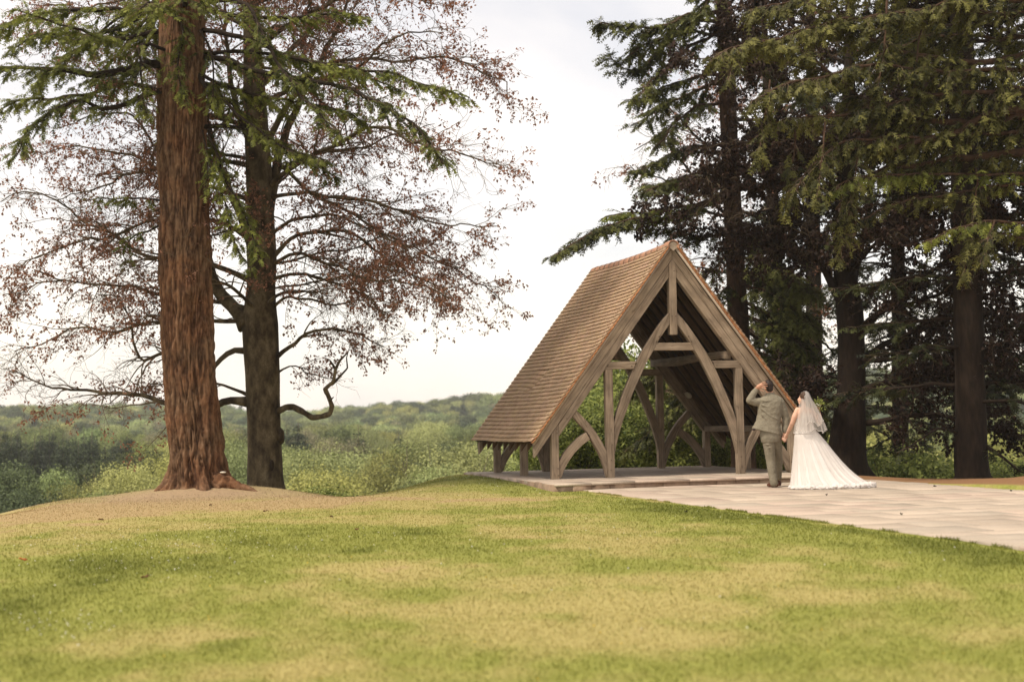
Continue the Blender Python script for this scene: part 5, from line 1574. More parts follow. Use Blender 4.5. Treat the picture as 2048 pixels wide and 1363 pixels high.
# first row of valley trees beyond the lawn: each with its own place
near = [('deep', 0, 96, 905, 'dark leafy tree at the far left edge below the lawn', .8), ('round', 100, 104, 928, 'rounded grey green tree below the conifers at the left', .8), ('deep', 60, 82, 958, 'low dark bushy tree at the lawn edge far left', .8),
        ('deep', 175, 112, 905, 'dark green tree between the conifers and the yellowish willow', .8), ('willow', 245, 100, 905, 'yellowish fan shaped willow left of the big fir', .72), ('willow', 325, 108, 902, 'soft green willow right behind the big fir’s left side', .8), ('willow', 150, 84, 955, 'low green willow at the lawn edge in front of the conifers', .7), ('round', 215, 80, 968, 'low grey green thicket left of the fir’s foot', .7),
        ('willow', 462, 105, 890, 'willow seen between the fir trunk and the beech trunk', .8), ('willow', 600, 104, 888, 'pale willow just right of the beech trunk', .85), ('willow', 700, 110, 876, 'wide pale willow with forked stems above the green bush', .95), ('willow', 650, 84, 925, 'low pale willow behind the green bush', .8),
        ('willow', 775, 100, 892, 'pale willow in the middle of the valley row', .75), ('deep', 822, 106, 900, 'darker green tree between pale willows in the middle', .7), ('round', 848, 80, 945, 'round green low tree by the rising lawn', .7), ('willow', 920, 98, 862, 'tall pale willow left of the shelter roof', .95), ('willow', 870, 84, 918, 'slim low willow by the green slope', .6),
        ('willow', 1010, 106, 866, 'willow beside and behind the lower roof corner', .9), ('round', 1110, 96, 850, 'green tree behind the lower left of the shelter', .9), ('round', 1200, 104, 848, 'green tree behind the left bay of the shelter', .9), ('willow', 1290, 100, 840, 'willow behind the central arch', .9), ('round', 1390, 104, 840, 'green tree behind the right of the central arch', .9),
        ('willow', 1490, 98, 836, 'willow behind the right bay of the shelter', .9), ('willow', 1600, 100, 826, 'green tree behind the bride’s left side', .9), ('willow', 1700, 96, 832, 'green tree hidden behind the broad beech trunk', .9), ('willow', 1775, 88, 846, 'yellow green weeping tree seen low between the two dark trunks', .8),
        ('round', 1870, 92, 852, 'light green weeping tree in the gap under the dark bough', .8), ('willow', 1990, 86, 846, 'bright green tree right of the black trunk', .8), ('round', 2070, 90, 850, 'bright green tree at the right end of the valley row', .8)]
for k, px, Y, top, lab, ws in near:
    plant_tree(k, px, Y, top, {'willow': 'willow_tree', 'round': 'leafy_tree', 'deep': 'leafy_tree', 'pale': 'leafy_tree'}[k], lab, 'trees in the valley just beyond the lawn', ws)
for px, Y, top, lab in [(1765, 47, 868, 'bright green bush at the far edge of the path between the dark trunks'), (1830, 50, 880, 'second bright bush between the dark trunks, nearer the black one'), (1885, 46, 915, 'low bright bush touching the left side of the black trunk'), (1990, 45, 892, 'bright green bush just right of the black trunk'), (2050, 43, 905, 'bright green bush at the right edge behind the mulch bank'), (1600, 48, 850, 'green bush behind the bride’s shoulder')]:
    plant_tree('shrub', px, Y, top, 'green_bush', lab, None, .9, cat='shrub')
def tuft(kind, px, Y, top, label, group, name, ws=1.0):
    return plant_tree(kind, px, Y, top, name, label, group, ws)
for i in range(34):
    px = -70 + i*10.4 + rngv.uniform(-5, 5)
    tuft('spruce', px, 185 + rngv.uniform(-32, 40), 866 + rngv.uniform(-10, 14) + (8 if px > 200 else 0), 'dark pointed conifer in the dense stand at the left below the hills', 'stand of conifers at the left', 'spruce_tree', rngv.uniform(.85, 1.15))
for px, Y, top, k, lab in [(275, 135, 884, 'deep', 'dark round crown left of the big fir above the willows'), (300, 165, 868, 'round', 'mid green crown behind the dark round one left of the fir'), (345, 190, 866, 'round', 'green crown showing beside the fir’s trunk at the left')]:
    tuft(k, px, Y, top, lab, None, 'leafy_tree', .85)
for px, Y, top in [(574, 190, 846), (597, 196, 842), (556, 185, 860), (612, 180, 862), (420, 200, 856)]:
    tuft('spruce', px, Y, top, 'dark conifer in the small group standing behind the beech trunk', 'dark conifers behind the beech', 'spruce_tree', 1.3)
WOODL = {'willow': 'light green crown in the rolling woods of the middle distance', 'round': 'mid green rounded crown in the rolling woods of the middle distance', 'deep': 'dark green crown in the rolling woods of the middle distance', 'pale': 'cream flowering crown in the rolling woods of the middle distance', 'spruce': 'dark pointed crown in the rolling woods of the middle distance'}
for row, (Y0_, y_top, n, jit) in enumerate([(140, 872, 20, 12), (172, 860, 26, 12), (212, 850, 32, 10), (256, 843, 40, 9)]):
    xs0 = 380 if row < 1 else (300 if row < 2 else -80)
    for i in range(n):
        px = xs0 + (2250 - xs0)*(i + rngv.uniform(.15, .85))/n
        k = str(rngv.choice(['willow', 'round', 'deep', 'pale', 'spruce'], p=[.27, .36, .23, .06, .08]))
        if px < 340 and row > 1: k = str(rngv.choice(['round', 'pale', 'deep']))
        Y = Y0_ + rngv.uniform(-14, 16)
        plant_tree(k, px, Y, y_top + rngv.uniform(-jit, jit*1.5), 'leafy_tree' if k != 'spruce' else 'spruce_tree', WOODL[k], 'trees of the middle distance', rngv.uniform(.75, 1.05))

# the far wood on the hills: instanced over the slopes, one mass
def wood(name, label, protos, n, rlo, rhi, rng, smin, smax, wx=(.9, 1.3), mask=None):
    az = rng.uniform(-0.62, 0.62, n)
    r = np.sqrt(rng.uniform(rlo**2, rhi**2, n))
    x, y = r*np.sin(az), r*np.cos(az)
    if mask is not None:
        k = mask(x, y); x, y = x[k], y[k]
    z = ground_z(x, y) - .4
    objs = []
    for j, (me, ms, h0) in enumerate(protos):
        p = bpy.data.objects.new('wood_tree_form', me)
        objs.append((p, h0))
    sel = rng.integers(0, len(protos), len(x))
    V = np.stack([x, y, z], -1)
    me = bpy.data.meshes.new(name)
    me.vertices.add(len(V)); me.vertices.foreach_set('co', V.astype(np.float32).ravel())
    for nm, arr in (('sel', sel), ('rot', rng.uniform(0, 6.28, len(V))), ('size', rng.uniform(smin, smax, len(V)))):
        a = me.attributes.new(nm, 'FLOAT', 'POINT'); a.data.foreach_set('value', np.asarray(arr, np.float32))
    o = obj(name, me)
    g = bpy.data.node_groups.new(name, 'GeometryNodeTree')
    g.interface.new_socket('Geometry', in_out='INPUT', socket_type='NodeSocketGeometry')
    g.interface.new_socket('Geometry', in_out='OUTPUT', socket_type='NodeSocketGeometry')
    gi = g.nodes.new('NodeGroupInput'); go = g.nodes.new('NodeGroupOutput')
    jn = g.nodes.new('GeometryNodeJoinGeometry')
    for j, (p, h0) in enumerate(objs):
        oi = g.nodes.new('GeometryNodeObjectInfo'); oi.inputs['Object'].default_value = p; oi.inputs['As Instance'].default_value = True
        ip = g.nodes.new('GeometryNodeInstanceOnPoints')
        na = g.nodes.new('GeometryNodeInputNamedAttribute'); na.data_type = 'FLOAT'; na.inputs[0].default_value = 'sel'
        cp = g.nodes.new('FunctionNodeCompare'); cp.data_type = 'FLOAT'; cp.operation = 'EQUAL'; cp.inputs[1].default_value = float(j); cp.inputs['Epsilon'].default_value = 0.2
        ra = g.nodes.new('GeometryNodeInputNamedAttribute'); ra.data_type = 'FLOAT'; ra.inputs[0].default_value = 'rot'
        cx = g.nodes.new('ShaderNodeCombineXYZ')
        sa = g.nodes.new('GeometryNodeInputNamedAttribute'); sa.data_type = 'FLOAT'; sa.inputs[0].default_value = 'size'
        l = g.links
        l.new(gi.outputs[0], ip.inputs['Points']); l.new(oi.outputs['Geometry'], ip.inputs['Instance'])
        l.new(na.outputs[0], cp.inputs[0]); l.new(cp.outputs[0], ip.inputs['Selection'])
        l.new(ra.outputs[0], cx.inputs[2]); l.new(cx.outputs[0], ip.inputs['Rotation']); l.new(sa.outputs[0], ip.inputs['Scale'])
        l.new(ip.outputs[0], jn.inputs[0])
    g.links.new(jn.outputs[0], go.inputs[0])
    md = o.modifiers.new('wood', 'NODES'); md.node_group = g
    tag(o, label, 'woodland', None, 'stuff')
    return o
rngw = np.random.default_rng(91)
FARV = [bush_mesh('far_tree', 10, 10.5, 9000, .34, M[k], rngw, 15, stems=3, stem_r=.12, base_clear=.05) for k in ('leaf_green', 'leaf_willow', 'leaf_deep', 'leaf_green', 'leaf_pale', 'leaf_willow')]
FARC = [bush_mesh('far_conifer', 11, 5.0, 7000, .32, M['leaf_far_needle'], rngw, shape='cone', base_clear=.02)]
wood('broadleaf_woodland', 'rolling broadleaf woodland covering the valley and the hazy hills', [FARV[i] for i in (0, 1, 2, 3, 0, 1, 2, 5, 3, 0, 2, 4)], 2700, 280, 640, rngw, .75, 1.2)
wood('hilltop_woodland', 'hazy woodland on the far hills below the sky', [FARV[i] for i in (0, 2, 3, 1, 0, 2)], 4200, 600, 1200, rngw, .9, 1.5)
wood('conifer_woodland', 'dark conifers mixed into the far woods', FARC, 380, 280, 1000, rngw, .9, 1.4, mask=lambda x, y: n2(x, y, 90, 2, 6.0) > .5)

# ------------------------------------------------------------------ the couple
def capsule(p0, p1, r0, r1, n=14, fl=1.0):
    """tapered limb segment with round ends"""
    p0, p1 = np.asarray(p0, float), np.asarray(p1, float)
    d = p1 - p0; L_ = np.linalg.norm(d) + 1e-6; d = d/L_
    P, rad = [], []
    for a in np.linspace(-math.pi/2, 0, 5)[:-1]:
        P.append(p0 + d*r0*math.sin(a)); rad.append(max(1e-4, r0*math.cos(a)))
    for t in np.linspace(0, 1, 5):
        P.append(p0 + d*L_*t); rad.append(r0 + (r1-r0)*t)
    for a in np.linspace(0, math.pi/2, 5)[1:]:
        P.append(p1 + d*r1*math.sin(a)); rad.append(max(1e-4, r1*math.cos(a)))
    return tube(np.array(P), np.array(rad), n)
def chain(pts, rads, n=14):
    return [capsule(a, b, ra, rb, n) for a, b, ra, rb in zip(pts[:-1], pts[1:], rads[:-1], rads[1:])]
def ell(c, rx, ry, rz, R_=None, n=20, m=13):
    V, Q = spheroid(rx, ry, rz, n, m)
    if R_ is not None: V = V @ np.array(R_.to_3x3()).T
    return V + np.asarray(c), [Q]
def ringloft(rings, n=40, cap=True, fold=None):
    """rings: (centre, half width along x, half depth along y, tilt dz/dx, squareness)"""
    V = []
    th = np.arange(n)*2*math.pi/n
    for i, (c, a, b, tilt, e) in enumerate(rings):
        cx, sx = np.cos(th), np.sin(th)
        k = (np.abs(cx)**e + np.abs(sx)**e)**(-1.0/e)
        f = 1.0 if fold is None else fold(th, i/(len(rings)-1))
        x = a*cx*k*f; y = b*sx*k*f
        V.append(np.stack([c[0] + x, c[1] + y, c[2] + tilt*x], -1))
    m = len(V)
    V = np.concatenate(V)
    i = np.arange(m-1)[:, None]*n; j = np.arange(n)[None, :]; k = (j+1) % n
    Q = np.stack([i+j, i+n+j, i+n+k, i+k], -1).reshape(-1, 4)
    fs = [Q]
    if cap:
        V = np.vstack([V, V[:n].mean(0), V[-n:].mean(0)])
        jj = np.arange(n)
        fs.append(np.stack([np.full(n, len(V)-2), jj, (jj+1) % n], -1))
        fs.append(np.stack([np.full(n, len(V)-1), (m-1)*n+(jj+1) % n, (m-1)*n+jj], -1))
    return V, fs
def fused(name, parts, mat, parent, base, vox=0.008, smooth_it=3, wrinkle=None, top=False):
    """several overlapping closed forms grown into one continuous surface"""
    V, Fs = join(parts)
    o = bpy.data.objects.new(name, mesh(name, V - base, Fs, mat, True))
    COL.objects.link(o)
    if parent: o.parent = parent
    else: o.location = base
    r = o.modifiers.new('skin', 'REMESH'); r.mode = 'VOXEL'; r.voxel_size = vox; r.use_smooth_shade = True
    s = o.modifiers.new('relax', 'SMOOTH'); s.factor = .5; s.iterations = smooth_it
    if wrinkle:
        tx = bpy.data.textures.new(name + '_folds', 'CLOUDS'); tx.noise_scale = wrinkle[0]; tx.noise_depth = 2
        dm = o.modifiers.new('folds', 'DISPLACE'); dm.texture = tx; dm.strength = wrinkle[1]; dm.mid_level = .5
    return o
def cloth(name, cols, scale, rough=.9, bump=.4, trans=0.0, bdist=.004, sheen=0.0):
    m = surf(name, cols, scale=scale, nscale=1, rough=rough, bump=bump, bdist=bdist, spec=.15)
    return m
M['skin'] = surf('skin', [(0.3, (0.46, 0.235, 0.15)), (0.7, (0.56, 0.31, 0.205))], scale=(20, 20, 20), rough=.55, bump=0.05)
M['skin_pale'] = surf('fair_skin', [(0.3, (0.60, 0.35, 0.245)), (0.7, (0.68, 0.43, 0.31))], scale=(20, 20, 20), rough=.55, bump=0.05)
M['linen'] = surf('sage_linen', [(0.3, (0.175, 0.152, 0.108)), (0.7, (0.25, 0.222, 0.165))], scale=(34, 34, 60), rough=.92, bump=.35, bdist=.003, spec=.1, fine=(5, .10))
M['hair_dark'] = surf('dark_hair', [(0.3, (0.008, 0.005, 0.004)), (0.7, (0.035, 0.02, 0.014))], scale=(60, 60, 14), rough=.55, bump=.6, bdist=.004)
M['hair_brown'] = surf('brown_hair', [(0.3, (0.03, 0.016, 0.010)), (0.7, (0.10, 0.055, 0.033))], scale=(60, 60, 18), rough=.55, bump=.6, bdist=.004)
M['shoe'] = surf('brown_leather', [(0.3, (0.05, 0.018, 0.010)), (0.7, (0.12, 0.045, 0.025))], scale=(14, 14, 14), rough=.4, bump=.1)
M['lining'] = surf('dark_lining', [(0.3, (0.03, 0.016, 0.014)), (0.7, (0.05, 0.03, 0.026))], bump=0)

YG = 26.2
G0 = at(1547, 975, YG); G0[2] = -0.119
u_ = YG/F
g = lambda x, y, d=0.0: at(x, y, YG + d)
HT = Matrix.Rotation(math.radians(-10), 4, 'Y')
hand_up = [capsule(g(1513, 777, -.02), g(1518, 773, -.06), 3.6*u_, 4.4*u_), capsule(g(1517, 773, -.06), g(1522, 770, -.09), 4.4*u_, 4.0*u_)]
for (a, b, c_) in [((1520, 767.5), (1527, 763.8), (1532, 764.2)), ((1522, 769.5), (1529, 767), (1534.5, 767.6)), ((1523, 772.5), (1530, 771), (1535, 772)), ((1522, 775), (1528, 775.2), (1532.5, 776.8))]:
    hand_up += chain([g(*a, -.09), g(*b, -.125), g(*c_, -.118)], [1.15*u_, 1.05*u_, .85*u_], 8)
hand_up += chain([g(1518, 776, -.06), g(1522, 779.5, -.08), g(1527, 781.5, -.09)], [1.3*u_, 1.15*u_, .95*u_], 8)
hand_dn = [capsule(g(1570, 862, 0), g(1568.5, 870, 0), 3.0*u_, 3.8*u_), capsule(g(1568.5, 869), g(1567, 874), 3.9*u_, 3.6*u_)]
for i_, (a, b, c_) in enumerate([((1565, 873), (1563.5, 878), (1566.5, 881)), ((1566.5, 874), (1565.5, 880), (1568.5, 883)), ((1568, 874), (1568.2, 880.5), (1570.8, 883)), ((1570, 873), (1571, 878.5), (1573, 881))]):
    hand_dn += chain([g(*a, -.02 + .01*i_), g(*b, -.045 + .01*i_), g(*c_, -.05 + .01*i_)], [1.2*u_, 1.1*u_, .9*u_], 8)
hand_dn += chain([g(1571, 866, -.02), g(1574, 871, -.04), g(1574, 876, -.05)], [1.3*u_, 1.15*u_, .95*u_], 8)
body = [ell(g(1537.5, 771.5, .0), 8.4*u_, .098, 12.2*u_, HT), ell(g(1536.2, 777, .05), 6.0*u_, .06, 7.5*u_, HT), capsule(g(1538.5, 780, .0), g(1541, 793, .0), 6.2*u_, 7.4*u_),
        ell(g(1545.3, 775.5, .0), 1.3*u_, .018, 3.2*u_, HT), ell(g(1529.8, 777.2, .0), 1.3*u_, .018, 3.2*u_, HT), ell(g(1535.5, 776, .105), 1.5*u_, .02, 2.5*u_),
        ringloft([(g(1540, 794), 12*u_, .07, 0, 2), (g(1541, 803), 20*u_, .09, 0, 2.2), (g(1540, 825), 18*u_, .09, 0, 2.2), (g(1538, 850), 16*u_, .085, 0, 2.2), (g(1541, 870), 17*u_, .10, 0, 2.2), (g(1542, 882), 15*u_, .09, 0, 2.2)], 24)]
body += chain([g(1521, 803), g(1500, 800, -.05), g(1513, 777, -.02)], [6.3*u_, 4.8*u_, 3.4*u_])
body += chain([g(1561, 803), g(1572, 835, .02), g(1570, 863, 0)], [6.3*u_, 4.8*u_, 3.2*u_])
body += chain([g(1534, 875), g(1541, 918, .03), g(1548, 963, -.02), ], [9*u_, 6*u_, 4.4*u_]) + chain([g(1551, 875), g(1556, 914, .22), g(1556, 950, .40)], [9*u_, 6*u_, 4.4*u_])
body += hand_up + hand_dn
groom = fused('person', body, M['skin'], None, G0, .0055, 2)
tag(groom, 'man in a sage linen suit seen from behind, one hand raised to his head', 'person')
# suit
jack = [ringloft([(g(1539, 784.5), 6.6*u_, .062, 0, 2), (g(1540, 788), 9.0*u_, .075, 0, 2), (g(1541, 792), 17*u_, .09, .03, 2.2), (g(1541, 796.5), 23*u_, .105, .02, 2.4), (g(1541, 803), 25.5*u_, .122, 0, 2.5), (g(1540.5, 815), 25*u_, .13, 0, 2.5), (g(1538.5, 829), 24*u_, .125, -.03, 2.4),
                  (g(1536.5, 842), 24.3*u_, .125, -.08, 2.3), (g(1535, 852), 26.5*u_, .135, -.16, 2.3), (g(1534, 860), 29.2*u_, .145, -.24, 2.2), (g(1533.6, 863.5), 30*u_, .148, -.26, 2.2)], 48)]
jack += chain([g(1523, 803.5), g(1510, 803, -.02), g(1499.5, 800, -.05), g(1506, 788, -.04), g(1512.5, 779.5, -.02)], [9.2*u_, 8.6*u_, 7.4*u_, 6.6*u_, 5.6*u_], 18)
jack += chain([g(1559, 803.5), g(1566, 818, .01), g(1571.8, 836, .02), g(1572.5, 850, .01), g(1570.5, 861, 0)], [9.4*u_, 8.4*u_, 7.4*u_, 6.6*u_, 5.8*u_], 18)
# pulled folds across the back towards the raised arm, and the stand of the collar
for pts, r in [([(1519, 814), (1529, 822), (1541, 832), (1556, 838)], 1.7), ([(1517, 806), (1530, 812), (1546, 816)], 1.5), ([(1518, 822), (1527, 833), (1536, 842)], 1.3), ([(1521, 800), (1532, 802), (1544, 800)], 1.2), ([(1562, 846), (1563, 858), (1566, 869)], 1.3)]:
    P = resample(chaikin(np.array([g(a, b, -.118) for a, b in pts]), 1), .02)
    V, Fs = tube(P, np.sin(np.linspace(.15, math.pi-.15, len(P)))*r*u_ + .002, 8)
    jack.append((V, Fs))
for s_, (x, y) in enumerate([(1500, 806), (1504, 809), (1508, 811)]): pass
jacket = fused('jacket', jack, M['linen'], groom, G0, .0075, 2, (.055, .014))
trou = [ringloft([(g(1540, 855), 19*u_, .11, 0, 2.2), (g(1541, 866), 20.5*u_, .128, 0, 2.3), (g(1541.5, 876), 20.5*u_, .125, 0, 2.3), (g(1541, 884), 18*u_, .11, 0, 2.2)], 30)]
trou += chain([g(1535, 872), g(1538.5, 896, .01), g(1541.5, 920, .03), g(1544.5, 945, .01), g(1548, 965, -.02)], [12.6*u_, 11.2*u_, 9.6*u_, 8.6*u_, 8.0*u_], 20)
trou += chain([g(1551, 872), g(1554, 895, .12), g(1557, 918, .24), g(1557, 940, .33), g(1556, 953, .40)], [11.5*u_, 10.2*u_, 8.6*u_, 7.6*u_, 7.4*u_], 20)
for y in (886, 893):
    P = resample(np.array([g(1527 + (y-884)*.25, y + 1, -.085), g(1536, y + 3, -.10), g(1545, y - 1, -.075)]), .02)
    V, Fs = tube(P, np.sin(np.linspace(.15, math.pi-.15, len(P)))*.7*u_ + .001, 8); trou.append((V, Fs))
trousers = fused('trousers', trou, M['linen'], groom, G0, .0075, 2, (.05, .009))
shoe = [capsule(g(1551, 969, 0), g(1546, 969.5, .08), 4.6*u_, 4.4*u_), capsule(g(1546, 970.5, .05), g(1537.5, 972, .19), 4.4*u_, 3.3*u_)]
V, Q = box(0, 1, 0, 1, 0, 1)
def shoe_parts(dx, dy):
    c = lambda x, y, d: g(x + dx, y, d + dy)
    a = np.array(c(1552, 970, 0)); b = np.array(c(1537, 970, .20)); a[2] = b[2] = -.119 + .032
    parts = [capsule(a + [0, 0, .02], a*.55 + b*.45 + [0, 0, .018], .046, .043), capsule(a*.55 + b*.45 + [0, 0, .0], b, .043, .030), ell(a + [0, 0, -.012], .040, .045, .018), ell(a*.3 + b*.7 + [0, 0, -.018], .05, .05, .014)]
    return parts
shoe_o = fused('shoe', shoe_parts(0, 0), M['shoe'], groom, G0, .006, 2)
fused('shoe', shoe_parts(6, .44), M['shoe'], groom, G0, .006, 2)
hair = [ell(g(1537.8, 769.3, -.012), 8.9*u_, .098, 10.8*u_, HT), ell(g(1539, 776, -.035), 7.3*u_, .07, 8.0*u_, HT), ell(g(1535.5, 762.3, .02), 5.2*u_, .07, 3.6*u_, HT)]
fused('hair', hair, M['hair_dark'], groom, G0, .006, 1)
V, Fs = ell(g(1508, 858.5, -.13), 3.6*u_, .008, 2.2*u_)
obj('jacket_lining', mesh('jacket_lining', V - G0, Fs, M['lining'], True), groom)

# bride
YR = 25.75
R0 = at(1610, 976, YR); R0[2] = -0.119
ub = YR/F
h = lambda x, y, d=0.0: at(x, y, YR + d)
HB = Matrix.Rotation(math.radians(6), 4, 'Y')
body = [ell(h(1607, 795), 8.2*ub, .088, 11.5*ub, HB), ell(h(1601, 800, .01), 5.2*ub, .05, 7.2*ub, HB), ell(h(1596.6, 798.6, .0), 1.7*ub, .016, 1.6*ub), ell(h(1598.4, 803.5, .0), 1.5*ub, .02, 1.5*ub), ell(h(1599.6, 806.5, .0), 2.4*ub, .022, 1.6*ub), ell(h(1606, 799, -.075), 1.4*ub, .012, 2.4*ub),
        capsule(h(1607, 803), h(1608.5, 816), 4.3*ub, 5.0*ub),
        ringloft([(h(1608.5, 813), 8*ub, .055, 0, 2), (h(1609, 817), 15*ub, .075, 0, 2.2), (h(1609.5, 824), 16*ub, .095, 0, 2.2), (h(1610, 838), 15*ub, .10, 0, 2.2), (h(1611, 852), 14*ub, .09, 0, 2.2), (h(1613, 872), 18*ub, .12, 0, 2.2), (h(1613, 890), 17*ub, .11, 0, 2)], 24)]
body += chain([h(1595.5, 819.5), h(1589.5, 832, 0), h(1585, 845, .04), h(1579.5, 857, .16), h(1575, 865.5, .27)], [5.8*ub, 5.5*ub, 4.7*ub, 4.2*ub, 3.0*ub])
body += [capsule(h(1575, 865.5, .27), h(1571, 872.5, .34), 3.0*ub, 3.5*ub)]
for i_, (a, b, c_) in enumerate([((1571, 873), (1567.5, 876), (1564, 875)), ((1571.5, 874.5), (1568, 878), (1564.5, 878)), ((1572, 876), (1569, 880.2), (1566, 880.4)), ((1572.5, 877), (1570.5, 882), (1568, 882.6))]):
    body += chain([h(*a, .34), h(*b, .345), h(*c_, .36)], [1.05*ub, .95*ub, .8*ub], 8)
body += chain([h(1573.5, 869, .32), h(1575.5, 873, .34), h(1573.5, 877, .35)], [1.1*ub, 1.0*ub, .8*ub], 8)
body += chain([h(1623, 819.5), h(1633, 836, .06), h(1639.5, 846, .14), h(1640, 834, .22), h(1637.5, 824, .26)], [5.6*ub, 5.2*ub, 4.6*ub, 3.9*ub, 3.0*ub])
body += [capsule(h(1637.5, 824, .26), h(1636.5, 817.5, .27), 3.2*ub, 3.4*ub)]
for i_, y in enumerate((813.2, 815.6, 818, 820.2)):
    body += chain([h(1638.8, y + 1, .25), h(1637.5, y, .215), h(1634.2, y + .3, .22)], [1.05*ub, .95*ub, .8*ub], 8)
body += chain([h(1634, 821, .24), h(1633.2, 817, .225), h(1634.5, 814, .22)], [1.15*ub, 1.0*ub, .8*ub], 8)
body += chain([h(1606, 885), h(1603, 925, .0), h(1600, 966, 0)], [9*ub, 6*ub, 4.4*ub]) + chain([h(1620, 885), h(1619, 925, .08), h(1616, 966, .1)], [9*ub, 6*ub, 4.4*ub])
bride = fused('person', body, M['skin_pale'], None, R0, .0055, 2)
tag(bride, 'woman in a white wedding dress with long train and veil, seen from behind', 'person')
M['dress'] = surf('white_tulle', [(0.3, (0.57, 0.525, 0.485)), (0.7, (0.64, 0.595, 0.555))], scale=(9, 9, 2), rough=.95, bump=.35, bdist=.006, spec=.05)
def sheer(name, alpha, col, var=.1):
    m, t, out = newmat(name)
    N, L = t.nodes, t.links
    d = N.new('ShaderNodeBsdfDiffuse'); d.inputs['Color'].default_value = (*col, 1)
    tr = N.new('ShaderNodeBsdfTranslucent'); tr.inputs['Color'].default_value = (*col, 1)
    m1 = N.new('ShaderNodeMixShader'); m1.inputs[0].default_value = .4
    L.new(d.outputs[0], m1.inputs[1]); L.new(tr.outputs[0], m1.inputs[2])
    tp = N.new('ShaderNodeBsdfTransparent')
    m2 = N.new('ShaderNodeMixShader')
    tc = N.new('ShaderNodeTexCoord'); mp = N.new('ShaderNodeMapping'); mp.inputs['Scale'].default_value = (26, 26, 3)
    n = N.new('ShaderNodeTexNoise'); n.inputs['Scale'].default_value = 1; n.inputs['Detail'].default_value = 3
    L.new(tc.outputs['Object'], mp.inputs[0]); L.new(mp.outputs[0], n.inputs['Vector'])
    mr = N.new('ShaderNodeMapRange'); mr.inputs[1].default_value = .3; mr.inputs[2].default_value = .7; mr.inputs[3].default_value = alpha - var; mr.inputs[4].default_value = alpha + var
    L.new(n.outputs['Fac'], mr.inputs[0]); L.new(mr.outputs[0], m2.inputs[0])
    L.new(tp.outputs[0], m2.inputs[1]); L.new(m1.outputs[0], m2.inputs[2]); L.new(m2.outputs[0], out.inputs[0])
    return m
M['veil'] = sheer('veil_net', .42, (.70, .655, .61), .10)
M['overlay'] = sheer('tulle_layer', .20, (.70, .65, .60), .02)
rb = np.random.default_rng(5)
sk = [(826, 1594.5, 1625, .105, 0), (836, 1595, 1625.5, .108, 0), (850, 1594.5, 1627, .105, 0), (862, 1591, 1633, .135, 0), (872, 1589, 1642, .17, 0), (888, 1588.5, 1655, .22, .0), (907, 1587.5, 1669, .27, -.02), (925, 1586.5, 1684, .32, -.05), (940, 1586, 1698, .36, -.08), (952, 1585, 1712, .40, -.12), (961, 1584.5, 1726, .44, -.15), (968, 1584, 1738, .47, -.18), (973.5, 1583.5, 1744, .49, -.2)]
def skirt(name, sk, mat, amp, grow_=0.0, jag=0.0, nfold=19, n=220, ph=0.0):
    th = np.arange(n)*2*math.pi/n
    dense = []
    ys = np.array([s[0] for s in sk], float)
    yy = np.linspace(ys[0], ys[-1], 46)
    cols = [np.interp(yy, ys, np.array([s[k] for s in sk], float)) for k in (1, 2, 3, 4)]
    V = []
    for i, y in enumerate(yy):
        xl, xr, b, dc = cols[0][i], cols[1][i], cols[2][i], cols[3][i]
        t = np.clip((y - 850)/120.0, 0, 1)
        c = h((xl+xr)/2, y, dc)
        a = (xr-xl)/2*ub
        w = 1.5*(fbm(np.stack([np.cos(th)*4.2 + 30 + ph, np.sin(th)*4.2 + 30, np.full(n, t*.8)], -1), 3) - .5)*2 + 0.45*np.sin(nfold*th + ph + 1.5*np.sin(2*th + 3*t)) + 0.5*np.sin((nfold*1.7//1)*th + 2.0 + t*2 + ph) + .35*np.sin(7*th + 1 + ph)
        f = 1 + grow_ + amp*w*t**1.1
        e = 2.0
        x = a*np.cos(th)*f; yv = b*np.sin(th)*(f + .02*w*t)
        zz = c[2] + 0*x
        # gather of loose tulle near the ground
        g_ = np.exp(-((y - 971)/4.5)**2)
        nb = fbm(np.stack([np.cos(th)*9 + 20, np.sin(th)*9 + 20, np.full(n, y*.25)], -1), 3) - .5
        x = x + np.cos(th)*nb*.06*g_; yv = yv + np.sin(th)*nb*.10*g_
        if jag: zz = zz + jag*t*(vnoise(np.stack([np.cos(th)*6 + 20, np.sin(th)*6 + 20, np.zeros(n)], -1)) - .5)*(i/45.0)**3
        z = np.maximum(zz, -.116)
        V.append(np.stack([c[0] + x, c[1] + yv, z], -1))
    V = np.concatenate(V); m = len(yy)
    i = np.arange(m-1)[:, None]*n; j = np.arange(n)[None, :]; k = (j+1) % n
    Q = np.stack([i+j, i+n+j, i+n+k, i+k], -1).reshape(-1, 4)
    return obj(name, mesh(name, V - R0, [Q], mat, True), bride)
skirt('dress', sk, M['dress'], .036)
skirt('dress_layer', sk, M['overlay'], .045, .025, .03, 15, ph=2.0)
# waist band
P = [h(1612 + 23*math.cos(a), 866.0, 0) + np.array([0, .155*math.sin(a), 0]) for a in np.linspace(0, 2*math.pi, 41)[:-1]]
V, Fs = tube(np.array(P + [P[0]]), np.full(41, .004), 6, cap=False)
obj('waist_band', mesh('waist_band', V - R0, Fs, M['dress'], True), bride)
